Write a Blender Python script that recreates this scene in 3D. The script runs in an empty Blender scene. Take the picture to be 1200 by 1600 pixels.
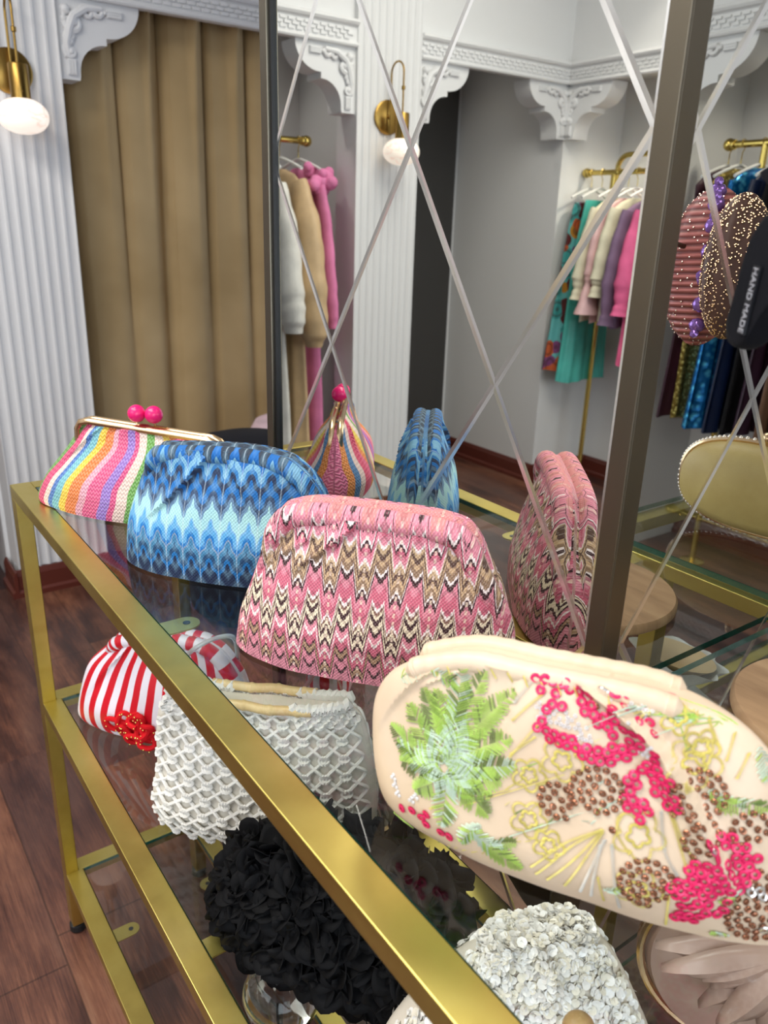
import bpy, math, random
from mathutils import Vector, Matrix
# ============ camera, world, lights, exposure ============
sc = bpy.context.scene; COL = sc.collection
PI = math.pi
cd = bpy.data.cameras.new('camera'); cam = bpy.data.objects.new('camera', cd); COL.objects.link(cam)
R = ((0.58040622, 0.29552111, -0.75881216), (0.81376018, -0.17571982, 0.55400082), (0.0303806, -0.93903664, -0.34247219))
M = Matrix(((R[0][0], -R[0][1], R[0][2] * -1), (R[1][0], -R[1][1], -R[1][2]), (R[2][0], -R[2][1], -R[2][2])))
cam.matrix_world = Matrix.Translation((0, 0, 1.3)) @ M.to_4x4()
# (columns: right, up, back)
cd.sensor_fit = 'VERTICAL'; cd.sensor_height = 36; cd.lens = 1240 / 1600 * 36
cd.clip_start = 0.02
cd.dof.use_dof = True; cd.dof.focus_distance = 0.85; cd.dof.aperture_fstop = 8.5
sc.camera = cam
sc.view_settings.view_transform = 'Standard'; sc.view_settings.look = 'None'
sc.view_settings.gamma = 1; sc.view_settings.use_curve_mapping = False
sc.view_settings.exposure = 0.1
w = bpy.data.worlds.new('world'); sc.world = w; w.use_nodes = True
w.node_tree.nodes['Background'].inputs[0].default_value = (0.72, 0.82, 1.0, 1); w.node_tree.nodes['Background'].inputs[1].default_value = 1.2
def area(name, loc, target, sx, sy, power, col):
    l = bpy.data.lights.new(name, 'AREA'); l.shape = 'RECTANGLE'; l.size = sx; l.size_y = sy; l.energy = power; l.color = col
    o = bpy.data.objects.new(name, l); COL.objects.link(o); o.location = loc
    o.rotation_euler = (Vector(target) - Vector(loc)).to_track_quat('-Z', 'Y').to_euler(); return o
area('ceiling_fill_light', (-0.9, -0.6, 2.66), (-0.9, -0.6, 0), 1.3, 0.9, 34, (1, .95, .88))  # unseen area fill under the ceiling, added for overall room brightness
area('ceiling_fill_light', (-1.9, -0.9, 2.66), (-1.9, -0.9, 0), 0.7, 0.7, 16, (1, .96, .9))  # second added overhead fill, nearer the left wall; no panel fitting
area('ceiling_fill_light', (1.0, 1.2, 2.66), (1.0, 1.2, 0), 1.0, 0.8, 16, (1, .95, .88))  # third added overhead fill, on the right side of the room
area('daylight_area', (2.35, -0.7, 1.5), (-2.5, 0.3, 1.2), 2.2, 1.9, 46, (.82, .9, 1))  # daylight from the shop window in the right wall
area('daylight_area', (-0.7, -1.95, 1.9), (-1.2, 0.6, .8), 1.6, 0.8, 14, (.9, .95, 1))  # cool area light before the back wall, which has no window
def spot(loc, target, power, size, col=(1, .93, .84)):
    l = bpy.data.lights.new('ceiling_and_fill_spot', 'SPOT'); l.energy = power; l.spot_size = size; l.spot_blend = .6; l.color = col; l.shadow_soft_size = .05
    o = bpy.data.objects.new('ceiling_and_fill_spot', l); COL.objects.link(o); o.location = loc
    o.rotation_euler = (Vector(target) - Vector(loc)).to_track_quat('-Z', 'Y').to_euler()
spot((-0.25, -0.25, 2.6), (-0.45, 0.33, .9), 20, .8)
spot((-1.35, 0.05, 2.6), (-1.0, 0.35, .8), 16, .8)
spot((-1.9, -1.75, 2.6), (-2.5, -2.3, 1.2), 20, 1.0)
spot((-2.4, -2.25, 1.87), (-2.5, -2.25, 1.0), 15, 2.2, (1, .9, .74))
spot((-3.25, -.35, 2.62), (-3.25, -.6, .9), 22, 1.3, (1, .93, .88))  # fill spot added to brighten the dresses recess, no fitting modelled
spot((.7, 2.9, 1.97), (.8, 2.9, 1.0), 9, 2.3, (1, .92, .78))  # warm fill added inside the front alcove to lift its tone
spot((-3.3, -1.6, 2.62), (-3.3, -1.6, .9), 10, 1.3)  # added fill for the grey recess, no lamp belongs here
# ============ node expressions ============
class E:
    def __init__(s, nt, sock): s.nt = nt; s.k = sock
    def _m(s, op, *a, clamp=False):
        n = s.nt.nodes.new('ShaderNodeMath'); n.operation = op; n.use_clamp = clamp
        for i, x in enumerate((s,) + a):
            if isinstance(x, E): s.nt.links.new(x.k, n.inputs[i])
            else: n.inputs[i].default_value = x
        return E(s.nt, n.outputs[0])
    def __add__(s, o): return s._m('ADD', o)
    __radd__ = __add__
    def __mul__(s, o): return s._m('MULTIPLY', o)
    __rmul__ = __mul__
    def __sub__(s, o): return s._m('SUBTRACT', o)
    def __rsub__(s, o): return (s * -1) + o
    def __truediv__(s, o): return s._m('DIVIDE', o)
    def sin(s): return s._m('SINE')
    def abs(s): return s._m('ABSOLUTE')
    def fr(s): return s._m('FRACT')
    def fl(s): return s._m('FLOOR')
    def lt(s, o): return s._m('LESS_THAN', o)
    def gt(s, o): return s._m('GREATER_THAN', o)
    def pow(s, o): return s._m('POWER', o)
    def mn(s, o): return s._m('MINIMUM', o)
    def mx(s, o): return s._m('MAXIMUM', o)
    def tri(s): return (s.fr() - .5).abs() * 2          # 0..1 triangle
    def clamp(s): return s._m('ADD', 0.0, clamp=True)
class Mat:
    def __init__(s, name, col=(.8, .8, .8), rough=.6, metal=0, **kw):
        s.m = bpy.data.materials.new(name); s.m.use_nodes = True; s.nt = s.m.node_tree
        s.b = s.nt.nodes['Principled BSDF']; s.b.inputs['Base Color'].default_value = (*col, 1)
        s.b.inputs['Roughness'].default_value = rough; s.b.inputs['Metallic'].default_value = metal
        for k, v in kw.items(): s.b.inputs[k.replace('_', ' ')].default_value = v
    def uv(s, name):
        n = s.nt.nodes.new('ShaderNodeUVMap'); n.uv_map = name
        q = s.nt.nodes.new('ShaderNodeSeparateXYZ'); s.nt.links.new(n.outputs[0], q.inputs[0]); return E(s.nt, q.outputs[0]), E(s.nt, q.outputs[1])
    def obj(s):
        n = s.nt.nodes.new('ShaderNodeTexCoord'); s.vec = n.outputs['Object']
        q = s.nt.nodes.new('ShaderNodeSeparateXYZ'); s.nt.links.new(n.outputs['Object'], q.inputs[0]); return [E(s.nt, q.outputs[i]) for i in range(3)]
    def noise(s, scale, detail=3, vec=None, stretch=None, rough=.55):
        n = s.nt.nodes.new('ShaderNodeTexNoise'); n.inputs['Scale'].default_value = scale; n.inputs['Detail'].default_value = detail; n.inputs['Roughness'].default_value = rough
        if vec is None: vec = s.nt.nodes.new('ShaderNodeTexCoord').outputs['Object']
        if stretch:
            mp = s.nt.nodes.new('ShaderNodeMapping'); mp.inputs['Scale'].default_value = stretch; s.nt.links.new(vec, mp.inputs[0]); vec = mp.outputs[0]
        s.nt.links.new(vec, n.inputs['Vector']); return E(s.nt, n.outputs['Fac'])
    def voro(s, scale, feat='F1', out='Distance', stretch=None):
        n = s.nt.nodes.new('ShaderNodeTexVoronoi'); n.inputs['Scale'].default_value = scale; n.feature = feat
        vec = s.nt.nodes.new('ShaderNodeTexCoord').outputs['Object']
        if stretch:
            mp = s.nt.nodes.new('ShaderNodeMapping'); mp.inputs['Scale'].default_value = stretch; s.nt.links.new(vec, mp.inputs[0]); vec = mp.outputs[0]
        s.nt.links.new(vec, n.inputs['Vector']); return n.outputs[out]
    def ramp(s, e, stops, const=False):
        n = s.nt.nodes.new('ShaderNodeValToRGB'); cr = n.color_ramp; cr.interpolation = 'CONSTANT' if const else 'LINEAR'
        while len(cr.elements) < len(stops): cr.elements.new(.5)
        for el, (p, c) in zip(cr.elements, stops): el.position = p; el.color = (*c, 1)
        s.nt.links.new(e.k if isinstance(e, E) else e, n.inputs[0]); return n.outputs[0]
    def mix(s, f, a, b):
        n = s.nt.nodes.new('ShaderNodeMix'); n.data_type = 'RGBA'
        for i, x in ((0, f), (6, a), (7, b)):
            if isinstance(x, E): x = x.k
            if isinstance(x, (int, float)): n.inputs[i].default_value = x
            elif isinstance(x, tuple): n.inputs[i].default_value = (*x, 1)
            else: s.nt.links.new(x, n.inputs[i])
        return n.outputs[2]
    def col(s, sock): s.nt.links.new(sock, s.b.inputs['Base Color']); return s
    def rough(s, e): s.nt.links.new(e.k, s.b.inputs['Roughness']); return s
    def bump(s, e, strength=.3, dist=.002):
        n = s.nt.nodes.new('ShaderNodeBump'); n.inputs['Strength'].default_value = strength; n.inputs['Distance'].default_value = dist
        s.nt.links.new(e.k, n.inputs['Height']); s.nt.links.new(n.outputs[0], s.b.inputs['Normal']); return s
def C(r, g, b):  # sRGB 0-255 -> linear
    f = lambda c: ((c / 255 + .055) / 1.055) ** 2.4 if c > 10 else c / 255 / 12.92
    return (f(r), f(g), f(b))
# ---- materials
def mk_white():
    m = Mat('white_paint', C(222, 222, 222), .55); m.bump(m.noise(60, 4), .12, .002); return m.m
WHITE = mk_white()
def mk_plaster():
    m = Mat('white_plaster', C(226, 226, 226), .5); m.bump(m.noise(90, 3), .1, .001); return m.m
PLAST = mk_plaster()
def mk_floor():
    m = Mat('wood_planks', rough=.32); x, y, z = m.obj()
    row = (y / .19).fl(); xo = x + (row * 12.9898).sin() * 3.1
    seam = ((y / .19).tri() * -1 + 1).lt(.018); endj = ((xo / 1.2).tri() * -1 + 1).lt(.0035)
    pid = (row * 7.31 + (xo / 1.2 + .5).fl() * 3.7).sin() * .5 + .5
    cmb = m.nt.nodes.new('ShaderNodeCombineXYZ')
    for i, e in enumerate((xo * 1.0, y * 4.2 + pid * 9, pid * 5)): m.nt.links.new(e.k, cmb.inputs[i])
    n1 = m.noise(2.6, 6, cmb.outputs[0], rough=.62); n2 = m.noise(30, 4, cmb.outputs[0], (0.35, 3, 1)); n3 = m.noise(1.3, 3, cmb.outputs[0])
    v = (n1 * 1.25 + n2 * .35 - .3 + (pid - .5) * .12).clamp()
    c = m.ramp(v, [(.2, C(40, 26, 26)), (.4, C(76, 46, 38)), (.52, C(108, 68, 52)), (.66, C(142, 94, 70)), (.85, C(176, 128, 98))])
    c = m.mix((n3 - .42).clamp() * 3.0, c, C(56, 44, 48))
    c = m.mix((seam + endj).clamp() * .5, c, C(26, 17, 15)); m.col(c); m.rough(n2 * .25 + .22); m.bump(n2 - (seam + endj), .15, .002); return m.m
FLOORM = mk_floor()
def mk_base():
    m = Mat('mahogany_skirting', C(96, 44, 34), .35); m.bump(m.noise(20, 3, stretch=(1, 1, 12)), .1); return m.m
BASEM = mk_base()
def mk_brass():
    m = Mat('brushed_gold', C(196, 172, 84), .34, 1); n = m.noise(7, 5); k = m.noise(150, 3, stretch=(.1, .1, 1))
    m.col(m.ramp(n, [(.3, C(188, 166, 88)), (.55, C(208, 190, 108)), (.75, C(220, 204, 126))])); m.rough(k * .2 + .26); return m.m
GOLD = mk_brass()
BRASS = Mat('antique_brass', C(158, 126, 66), .3, 1).m
BRASSB = Mat('bright_brass', C(212, 186, 104), .22, 1).m
PALEGOLD = Mat('pale_gold_metal', C(222, 190, 150), .22, 1).m
MIRROR = Mat('mirror_glass', (.70, .71, .67), 0.0, 1).m
BRONZE = Mat('brushed_bronze', C(112, 105, 92), .36, 1).m
BEVEL = Mat('mirror_bevel', (.86, .86, .84), 0.2, 1).m
BLACK = Mat('black_paint', C(14, 14, 16), .5).m
RUBBER = Mat('black_rubber', C(16, 16, 17), .6).m
GEDGE = Mat('green_glass_edge', C(14, 78, 68), .08, 0).m
def mk_glass():
    m = bpy.data.materials.new('clear_shelf_glass'); m.use_nodes = True; nt = m.node_tree; nt.nodes.clear()
    o = nt.nodes.new('ShaderNodeOutputMaterial'); mx = nt.nodes.new('ShaderNodeMixShader'); t = nt.nodes.new('ShaderNodeBsdfTransparent'); g = nt.nodes.new('ShaderNodeBsdfGlossy'); f = nt.nodes.new('ShaderNodeFresnel')
    f.inputs[0].default_value = 1.5; t.inputs[0].default_value = (.96, .98, .97, 1); g.inputs['Roughness'].default_value = 0.0
    ge = nt.nodes.new('ShaderNodeNewGeometry'); e = E(nt, f.outputs[0]) * (1 - E(nt, ge.outputs['Backfacing']))
    nt.links.new(e.k, mx.inputs[0]); nt.links.new(t.outputs[0], mx.inputs[1]); nt.links.new(g.outputs[0], mx.inputs[2]); nt.links.new(mx.outputs[0], o.inputs[0]); return m
GLASS = mk_glass()
CRYSTAL = Mat('clear_crystal', (1, 1, 1), 0, 0, Transmission_Weight=1, IOR=1.45).m
def mk_curtain():
    m = Mat('tan_curtain_cloth', rough=.85); k = m.noise(260, 2); m.col(m.ramp(m.noise(2.5, 3), [(.35, C(172, 146, 102)), (.7, C(196, 170, 126))])); m.bump(k, .2, .001); return m.m
CURT = mk_curtain()
def cloth(name, c, rough=.75, sheen=0, var=.12, bump=.25, bs=300):
    m = Mat(name, rough=rough); n = m.noise(9, 4); d = tuple(x * (1 - var * 2) for x in c); l = tuple(min(1, x * (1 + var)) for x in c)
    m.col(m.ramp(n, [(.3, d), (.7, l)])); m.bump(m.noise(bs, 2), bump, .001); m.b.inputs['Sheen Weight'].default_value = sheen * .1; m.b.inputs['Specular IOR Level'].default_value = .5 if rough < .6 else .2; return m.m
# ============ mesh building ============
LOC = {}
def wloc(p): return LOC.get(p.name, Vector((0, 0, 0))) if p else Vector((0, 0, 0))
class MB:
    def __init__(s): s.v = []; s.f = []; s.mi = []; s.uv = None; s.uv2 = None
    def add(s, vs, fs, mi=0):
        o = len(s.v); s.v += [tuple(x) for x in vs]; s.f += [tuple(i + o for i in f) for f in fs]; s.mi += [mi] * len(fs); return s
    def box(s, a, b, mi=0):
        x0, y0, z0 = (min(a[i], b[i]) for i in range(3)); x1, y1, z1 = (max(a[i], b[i]) for i in range(3))
        return s.add([(x0, y0, z0), (x1, y0, z0), (x1, y1, z0), (x0, y1, z0), (x0, y0, z1), (x1, y0, z1), (x1, y1, z1), (x0, y1, z1)],
                     [(0, 3, 2, 1), (4, 5, 6, 7), (0, 1, 5, 4), (1, 2, 6, 5), (2, 3, 7, 6), (3, 0, 4, 7)], mi)
    def obox(s, c, ex, ey, ez, mi=0):  # oriented box, half-extent vectors
        c, ex, ey, ez = map(Vector, (c, ex, ey, ez)); vs = [c + a * ex + b * ey + d * ez for d in (-1, 1) for a, b in ((-1, -1), (1, -1), (1, 1), (-1, 1))]
        return s.add(vs, [(0, 3, 2, 1), (4, 5, 6, 7), (0, 1, 5, 4), (1, 2, 6, 5), (2, 3, 7, 6), (3, 0, 4, 7)], mi)
    def prism(s, pts, O, ex, ey, ez, mi=0):  # polygon pts (a,b) in O+a*ex+b*ey, extruded by ez
        O, ex, ey, ez = map(Vector, (O, ex, ey, ez)); n = len(pts)
        lo = [O + ex * a + ey * b for a, b in pts]; hi = [p + ez for p in lo]
        return s.add(lo + hi, [tuple(range(n))[::-1], tuple(range(n, 2 * n))] + [(i, (i + 1) % n, n + (i + 1) % n, n + i) for i in range(n)], mi)
    def tube(s, path, r, n=10, closed=False, mi=0, flat=1.0, up=None):
        P = [Vector(p) for p in path]; m = len(P); vs = []; fs = []; prev = None
        for i in range(m):
            t = (P[(i + 1) % m] - P[i - 1]) if closed else (P[min(i + 1, m - 1)] - P[max(i - 1, 0)])
            if t.length < 1e-9: t = Vector((0, 0, 1))
            t.normalize()
            if prev is None:
                a = Vector(up) if up else (Vector((0, 0, 1)) if abs(t.z) < .9 else Vector((1, 0, 0)))
            else: a = prev
            a = (a - t * a.dot(t)); a = a.normalized() if a.length > 1e-6 else t.orthogonal().normalized(); prev = a; b = t.cross(a)
            rr = r(i / (m - 1)) if callable(r) else r
            for k in range(n):
                q = 2 * PI * k / n; vs.append(P[i] + a * math.cos(q) * rr + b * math.sin(q) * rr * flat)
        for i in range(m if closed else m - 1):
            for k in range(n): fs.append((i * n + k, i * n + (k + 1) % n, ((i + 1) % m) * n + (k + 1) % n, ((i + 1) % m) * n + k))
        if not closed: fs.append(tuple(range(n))[::-1]); fs.append(tuple((m - 1) * n + k for k in range(n)))
        return s.add(vs, fs, mi)
    def lathe(s, prof, c, axis=(0, 0, 1), n=24, mi=0, sx=1, sy=1):
        ax = Vector(axis).normalized(); a = ax.orthogonal().normalized() if abs(ax.z) < .99 else Vector((1, 0, 0)); b = ax.cross(a); c = Vector(c); vs = []; m = len(prof)
        for r, h in prof:
            for k in range(n): q = 2 * PI * k / n; vs.append(c + ax * h + a * math.cos(q) * r * sx + b * math.sin(q) * r * sy)
        fs = [(i * n + k, i * n + (k + 1) % n, (i + 1) * n + (k + 1) % n, (i + 1) * n + k) for i in range(m - 1) for k in range(n)]
        fs += [tuple(range(n))[::-1], tuple((m - 1) * n + k for k in range(n))]
        return s.add(vs, fs, mi)
    def ball(s, c, r, n=14, sz=1, mi=0, sx=1, sy=1):
        return s.lathe([(max(r * math.sin(PI * i / n), 1e-5), -r * sz * math.cos(PI * i / n)) for i in range(n + 1)], c, (0, 0, 1), 2 * n, mi, sx, sy)
    def build(s, name, mat, parent=None, smooth=True, bevel=0):
        me = bpy.data.meshes.new(name); off = wloc(parent)
        me.from_pydata([(x - off.x, y - off.y, z - off.z) for x, y, z in s.v], [], s.f)
        for m in (mat if isinstance(mat, (list, tuple)) else [mat]): me.materials.append(m)
        me.polygons.foreach_set('material_index', s.mi); me.polygons.foreach_set('use_smooth', [smooth] * len(s.f))
        for nm, U in (('metric', s.uv), ('unit', s.uv2)):
            if U:
                L = me.uv_layers.new(name=nm); dat = []
                for l in me.loops: dat += U[l.vertex_index]
                L.data.foreach_set('uv', dat)
        me.validate(); me.update()
        o = bpy.data.objects.new(name, me); COL.objects.link(o)
        if parent: o.parent = parent; LOC[o.name] = off
        if smooth and len(s.f) < 60000:
            try: me.set_sharp_from_angle(angle=.7)
            except Exception: pass
        if bevel:
            b = o.modifiers.new('bevel', 'BEVEL'); b.width = bevel; b.segments = 2; b.limit_method = 'ANGLE'
        return o
def thing(name, label, cat, loc, group=None):
    o = bpy.data.objects.new(name, None); COL.objects.link(o); o.location = loc; o.empty_display_size = .05; LOC[o.name] = Vector(loc)
    o['label'] = label; o['category'] = cat
    if group: o['group'] = group
    return o
def tag(o, label, cat, group=None):
    o['label'] = label; o['category'] = cat
    if group: o['group'] = group
    return o
def struct(o): o['kind'] = 'structure'; return o
def L(a, b, t): return a + (b - a) * t
# ============ room shell ============
XL, YB, YF, XR, H = -2.86, -2.03, 2.67, 2.5, 2.7
ZA = 1.915     # underside of the cornices
struct(MB().box((-4.2, -3.2, -.05), (XR + .1, 3.4, 0)).build('floor', FLOORM, smooth=False))
struct(MB().box((-4.2, -3.2, H), (XR + .1, 3.4, H + .05)).build('ceiling', WHITE, smooth=False))
m = MB()      # left wall: fascia over the arches
m.box((XL - .1, YB, ZA + .02), (XL, 3.3, H))
struct(m.build('wall_left', WHITE, smooth=False))
struct(MB().box((-3.75, YB, 0), (-3.62, -1.1, H)).box((-3.62, -1.12, 0), (-2.98, -1.0, H)).build('wall_recess_grey', WHITE, smooth=False))
struct(MB().box((-3.75, -1.0, 0), (-3.55, .62, H)).box((-3.62, .46, 0), (-2.98, .62, H)).build('wall_recess_dresses', WHITE, smooth=False))
struct(MB().box((-3.75, .62, 0), (-3.3, 3.3, H)).build('wall_recess_curtain', WHITE, smooth=False))
struct(MB().box((-3.6, -1.98, 0), (-3.605 + .03, -1.68, 2.1)).build('door_1', Mat('dark_grey_door', C(58, 56, 54), .5).m, smooth=False))
# pilasters, fluted
def pilaster(name, y0, y1):
    m = MB(); n = 9; wd = (y1 - y0); pts = [(y0, 0), (y0, .085)]
    step = wd / n
    for i in range(n):
        a = y0 + i * step
        for t, d in ((.1, .085), (.2, .0815), (.35, .0798), (.5, .0793), (.65, .0798), (.8, .0815), (.9, .085)): pts.append((a + step * t, d))
    pts += [(y1, .085), (y1, 0)]
    m.prism([(y, d) for y, d in pts][::-1], (XL - .06, 0, .1), (0, 1, 0), (1, 0, 0), (0, 0, H - .1))
    m.box((XL - .12, y0, 0), (XL - .06, y1, H))
    return struct(m.build(name, WHITE, smooth=False))
pilaster('wall_pilaster_window_side', .472, .785)
pilaster('wall_pilaster_recess_side', -1.15, -.845)
# back wall with the clothes alcove
struct(MB().box((-3.62, YB - .41, 0), (XL, YB, H)).box((XL, YB - .1, ZA + .02), (XR, YB, H)).box((-.9, YB - .1, 0), (XR, YB, ZA + .02)).box((-3.62, YB - .53, 0), (XR, YB - .41, H)).build('wall_back', WHITE, smooth=False))
struct(MB().box((XL, YB - .41, 1.98), (-.9, YB - .1, 2.02)).build('ceiling_alcove', WHITE, smooth=False))
# front wall with the second alcove
struct(MB().box((-.3, YF, ZA + .02), (XR, YF + .1, H)).box((1.22, YF, 0), (XR, YF + .55, ZA + .02)).box((-.38, YF + .45, 0), (XR, YF + .55, H)).build('wall_front', WHITE, smooth=False))
struct(MB().box((-.3, YF + .1, 2.0), (1.22, YF + .45, 2.04)).build('ceiling_front_alcove', WHITE, smooth=False))
# right wall with the shop window
struct(MB().box((XR, -2.2, 0), (XR + .1, 3.3, .5)).box((XR, -2.2, 2.45), (XR + .1, 3.3, H)).box((XR, .4, .5), (XR + .1, 3.3, 2.45)).box((XR, -2.2, .5), (XR + .1, -1.9, 2.45)).build('wall_right', WHITE, smooth=False))
struct(MB().box((XR + .04, -1.9, .5), (XR + .05, .4, 2.45)).build('window_1', GLASS, smooth=False))
# the mirror-clad column
struct(MB().box((-.982, .524, 0), (-.3845, YF + .5, H)).build('wall_column', Mat('dark_board', C(40, 38, 36), .6).m, smooth=False))
# skirting boards
m = MB()
def skirt(m, a, b, nrm, h=.1):
    a, b, nrm = Vector(a), Vector(b), Vector(nrm); d = b - a
    m.prism([(0, 0), (.022, 0), (.022, .018), (.013, .026), (.013, h - .02), (.006, h), (0, h)], a, nrm, (0, 0, 1), d)
for n, segs in (('baseboard_left', [((XL + .025, .785, 0), (XL + .025, .46, 0), (1, 0, 0)), ((XL + .025, -.845, 0), (XL + .025, -1.15, 0), (1, 0, 0)), ((-2.98, .46, 0), (XL + .047, .46, 0), (0, -1, 0))]),
                ('baseboard_recess', [((-3.62, -1.1, 0), (-3.62, YB, 0), (1, 0, 0)), ((-3.62, YB, 0), (XL, YB, 0), (0, 1, 0)), ((-3.55, .46, 0), (-3.55, -1.0, 0), (1, 0, 0))]),
                ('baseboard_back', [((XL, YB, 0), (XL, YB - .41, 0), (1, 0, 0)), ((XL, YB - .41, 0), (-.9, YB - .41, 0), (0, 1, 0)), ((-.9, YB, 0), (XR, YB, 0), (0, 1, 0))]),
                ('baseboard_front', [((1.22, YF + .45, 0), (-.38, YF + .45, 0), (0, -1, 0)), ((XR, YF, 0), (1.22, YF, 0), (0, -1, 0))])):
    m = MB()
    for a, b, nn in segs: skirt(m, a, b, nn)
    struct(m.build(n, BASEM, smooth=False))
# cornices with a plaited relief band
def cornice(name, a, b, nrm):
    a, b, nrm = Vector(a), Vector(b), Vector(nrm); d = b - a; ln = d.length; t = d / ln; m = MB(); z = Vector((0, 0, 1))
    prof = [(0, 0), (.03, 0), (.034, .006), (.03, .012), (.022, .016), (.02, .02), (.02, .064), (.024, .068), (.034, .072), (.04, .08), (.036, .088), (.02, .094), (0, .094)]
    m.prism(prof, a, nrm, z, d)
    k = int(ln / .034)
    for r in range(3):
        for i in range(k):
            c = a + t * ((i + .5 + (r % 2) * .5) * ln / (k + 1)) + nrm * .021 + z * (.028 + r * .0135)
            m.obox(c, t * .0125, nrm * .006, z * .0045)
    return struct(m.build(name, PLAST, smooth=False))
cornice('trim_1', (XL, 3.2, ZA), (XL, .785, ZA), (1, 0, 0))
cornice('trim_2', (XL, .46, ZA), (XL, -.845, ZA), (1, 0, 0))
cornice('trim_3', (XL, -1.15, ZA), (XL, YB, ZA), (1, 0, 0))
cornice('trim_4', (XL, YB, ZA), (1.2, YB, ZA), (0, 1, 0))
cornice('trim_5', (1.22, YF, ZA), (-.3, YF, ZA), (0, -1, 0))
# scalloped corbels with a carved scroll; a = springing edge, t = direction along the wall, nrm = out of the wall
def corbel(name, a, t, nrm, s=1.0):
    a, t, nrm = Vector(a), Vector(t), Vector(nrm); z = Vector((0, 0, 1)); m = MB()
    pts = [(0, 0), (.06, 0), (.063, .012)]
    for i in range(9): q = PI - i * PI / 2 / 8; pts.append((.148 + .085 * math.cos(q), .022 + .085 * math.sin(q)))
    pts += [(.152, .107), (.152, .128)]
    for i in range(11): q = -PI / 2 + i * PI / 2 / 10; pts.append((.158 + .104 * math.cos(q), .225 + .097 * math.sin(q)))
    pts += [(0, .225)]
    pts = [(x * s, y * s) for x, y in pts]; O = a - z * .225 * s
    m.prism(pts, O - nrm * .09, t, z, nrm * .1)
    N = nrm * .012
    def P(x, y, h=0): return O + t * x * s + z * y * s + nrm * (.01 + h)
    m.obox(P(.036, .035, .004), t * .013, nrm * .006, z * .022)                                    # fluted end block
    for i in range(3): m.obox(P(.027 + i * .009, .035, .01), t * .0028, nrm * .003, z * .018)
    m.obox(P(.18, .196, .004), t * .024, nrm * .005, z * .011)
    for i in range(3): m.obox(P(.18, .189 + i * .007, .009), t * .022, nrm * .003, z * .002)
    def scroll(cx, cy, r0, turns, dirn, ph, rr):
        m.tube([P(cx + (r0 * (1 - i / 22) + .003) * math.cos(ph + dirn * turns * 2 * PI * i / 22), cy + (r0 * (1 - i / 22) + .003) * math.sin(ph + dirn * turns * 2 * PI * i / 22), .006) for i in range(23)], lambda q: rr * 1.45 * (1 - .3 * q), 7)
    scroll(.036, .078, .02, 1.2, 1, PI / 2, .006); scroll(.038, .118, .017, 1.1, -1, -PI / 2, .006)
    scroll(.052, .158, .026, .9, 1, PI, .008); scroll(.095, .188, .018, 1.1, -1, PI, .0065); scroll(.13, .198, .014, 1.1, 1, PI, .006)
    m.tube([P(.03, .06, .005), P(.024, .1, .01), P(.034, .14, .012), P(.05, .175, .013), P(.09, .2, .012), P(.14, .205, .008)], lambda q: .013 * (.6 + .4 * math.sin(PI * q)), 8)
    for x, y, r in ((.036, .078, .009), (.052, .158, .011), (.07, .19, .009), (.03, .19, .012), (.024, .165, .008), (.11, .203, .007), (.15, .197, .006), (.036, .12, .007)): m.ball(P(x, y, .006), r * s * 1.3, 6)
    for i in range(7):
        q = i / 6; m.ball(P(.022 + .02 * math.sin(q * 3), .07 + .11 * q, .006), .0085, 5, 1.5)
    return struct(m.build(name, PLAST))
corbel('trim_6', (XL, .785, ZA), (0, 1, 0), (1, 0, 0)); corbel('trim_7', (XL, .46, ZA), (0, -1, 0), (1, 0, 0))
corbel('trim_8', (XL, -.845, ZA), (0, 1, 0), (1, 0, 0)); corbel('trim_9', (XL, -1.15, ZA), (0, -1, 0), (1, 0, 0))
corbel('trim_10', (XL, YB, ZA), (0, 1, 0), (1, 0, 0)); corbel('trim_11', (XL, YB, ZA), (1, 0, 0), (0, 1, 0))
corbel('trim_12', (1.22, YF, ZA), (-1, 0, 0), (0, -1, 0), 1.15)
# ============ mirrors ============
def clip(poly, ax, val, keep_gt):
    out = []
    for i in range(len(poly)):
        a, b = poly[i], poly[(i + 1) % len(poly)]; ia = (a[ax] > val) == keep_gt; ib = (b[ax] > val) == keep_gt
        if ia: out.append(a)
        if ia != ib: t = (val - a[ax]) / (b[ax] - a[ax]); out.append((L(a[0], b[0], t), L(a[1], b[1], t)))
    return out
def inset(poly, d):
    n = len(poly); lines = []; area = sum(poly[i][0] * poly[(i + 1) % n][1] - poly[(i + 1) % n][0] * poly[i][1] for i in range(n))
    if area < 0: poly = poly[::-1]
    for i in range(n):
        a, b = poly[i], poly[(i + 1) % n]; dx, dy = b[0] - a[0], b[1] - a[1]; l = math.hypot(dx, dy)
        if l < 1e-6: return None, None
        nx, ny = -dy / l, dx / l; lines.append((nx, ny, nx * a[0] + ny * a[1] + d))
    out = []
    for i in range(n):
        a, b = lines[i - 1], lines[i]; det = a[0] * b[1] - a[1] * b[0]
        if abs(det) < 1e-6: return None, None
        out.append(((a[2] * b[1] - b[2] * a[1]) / det, (a[0] * b[2] - b[0] * a[2]) / det))
    return poly, out
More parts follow.
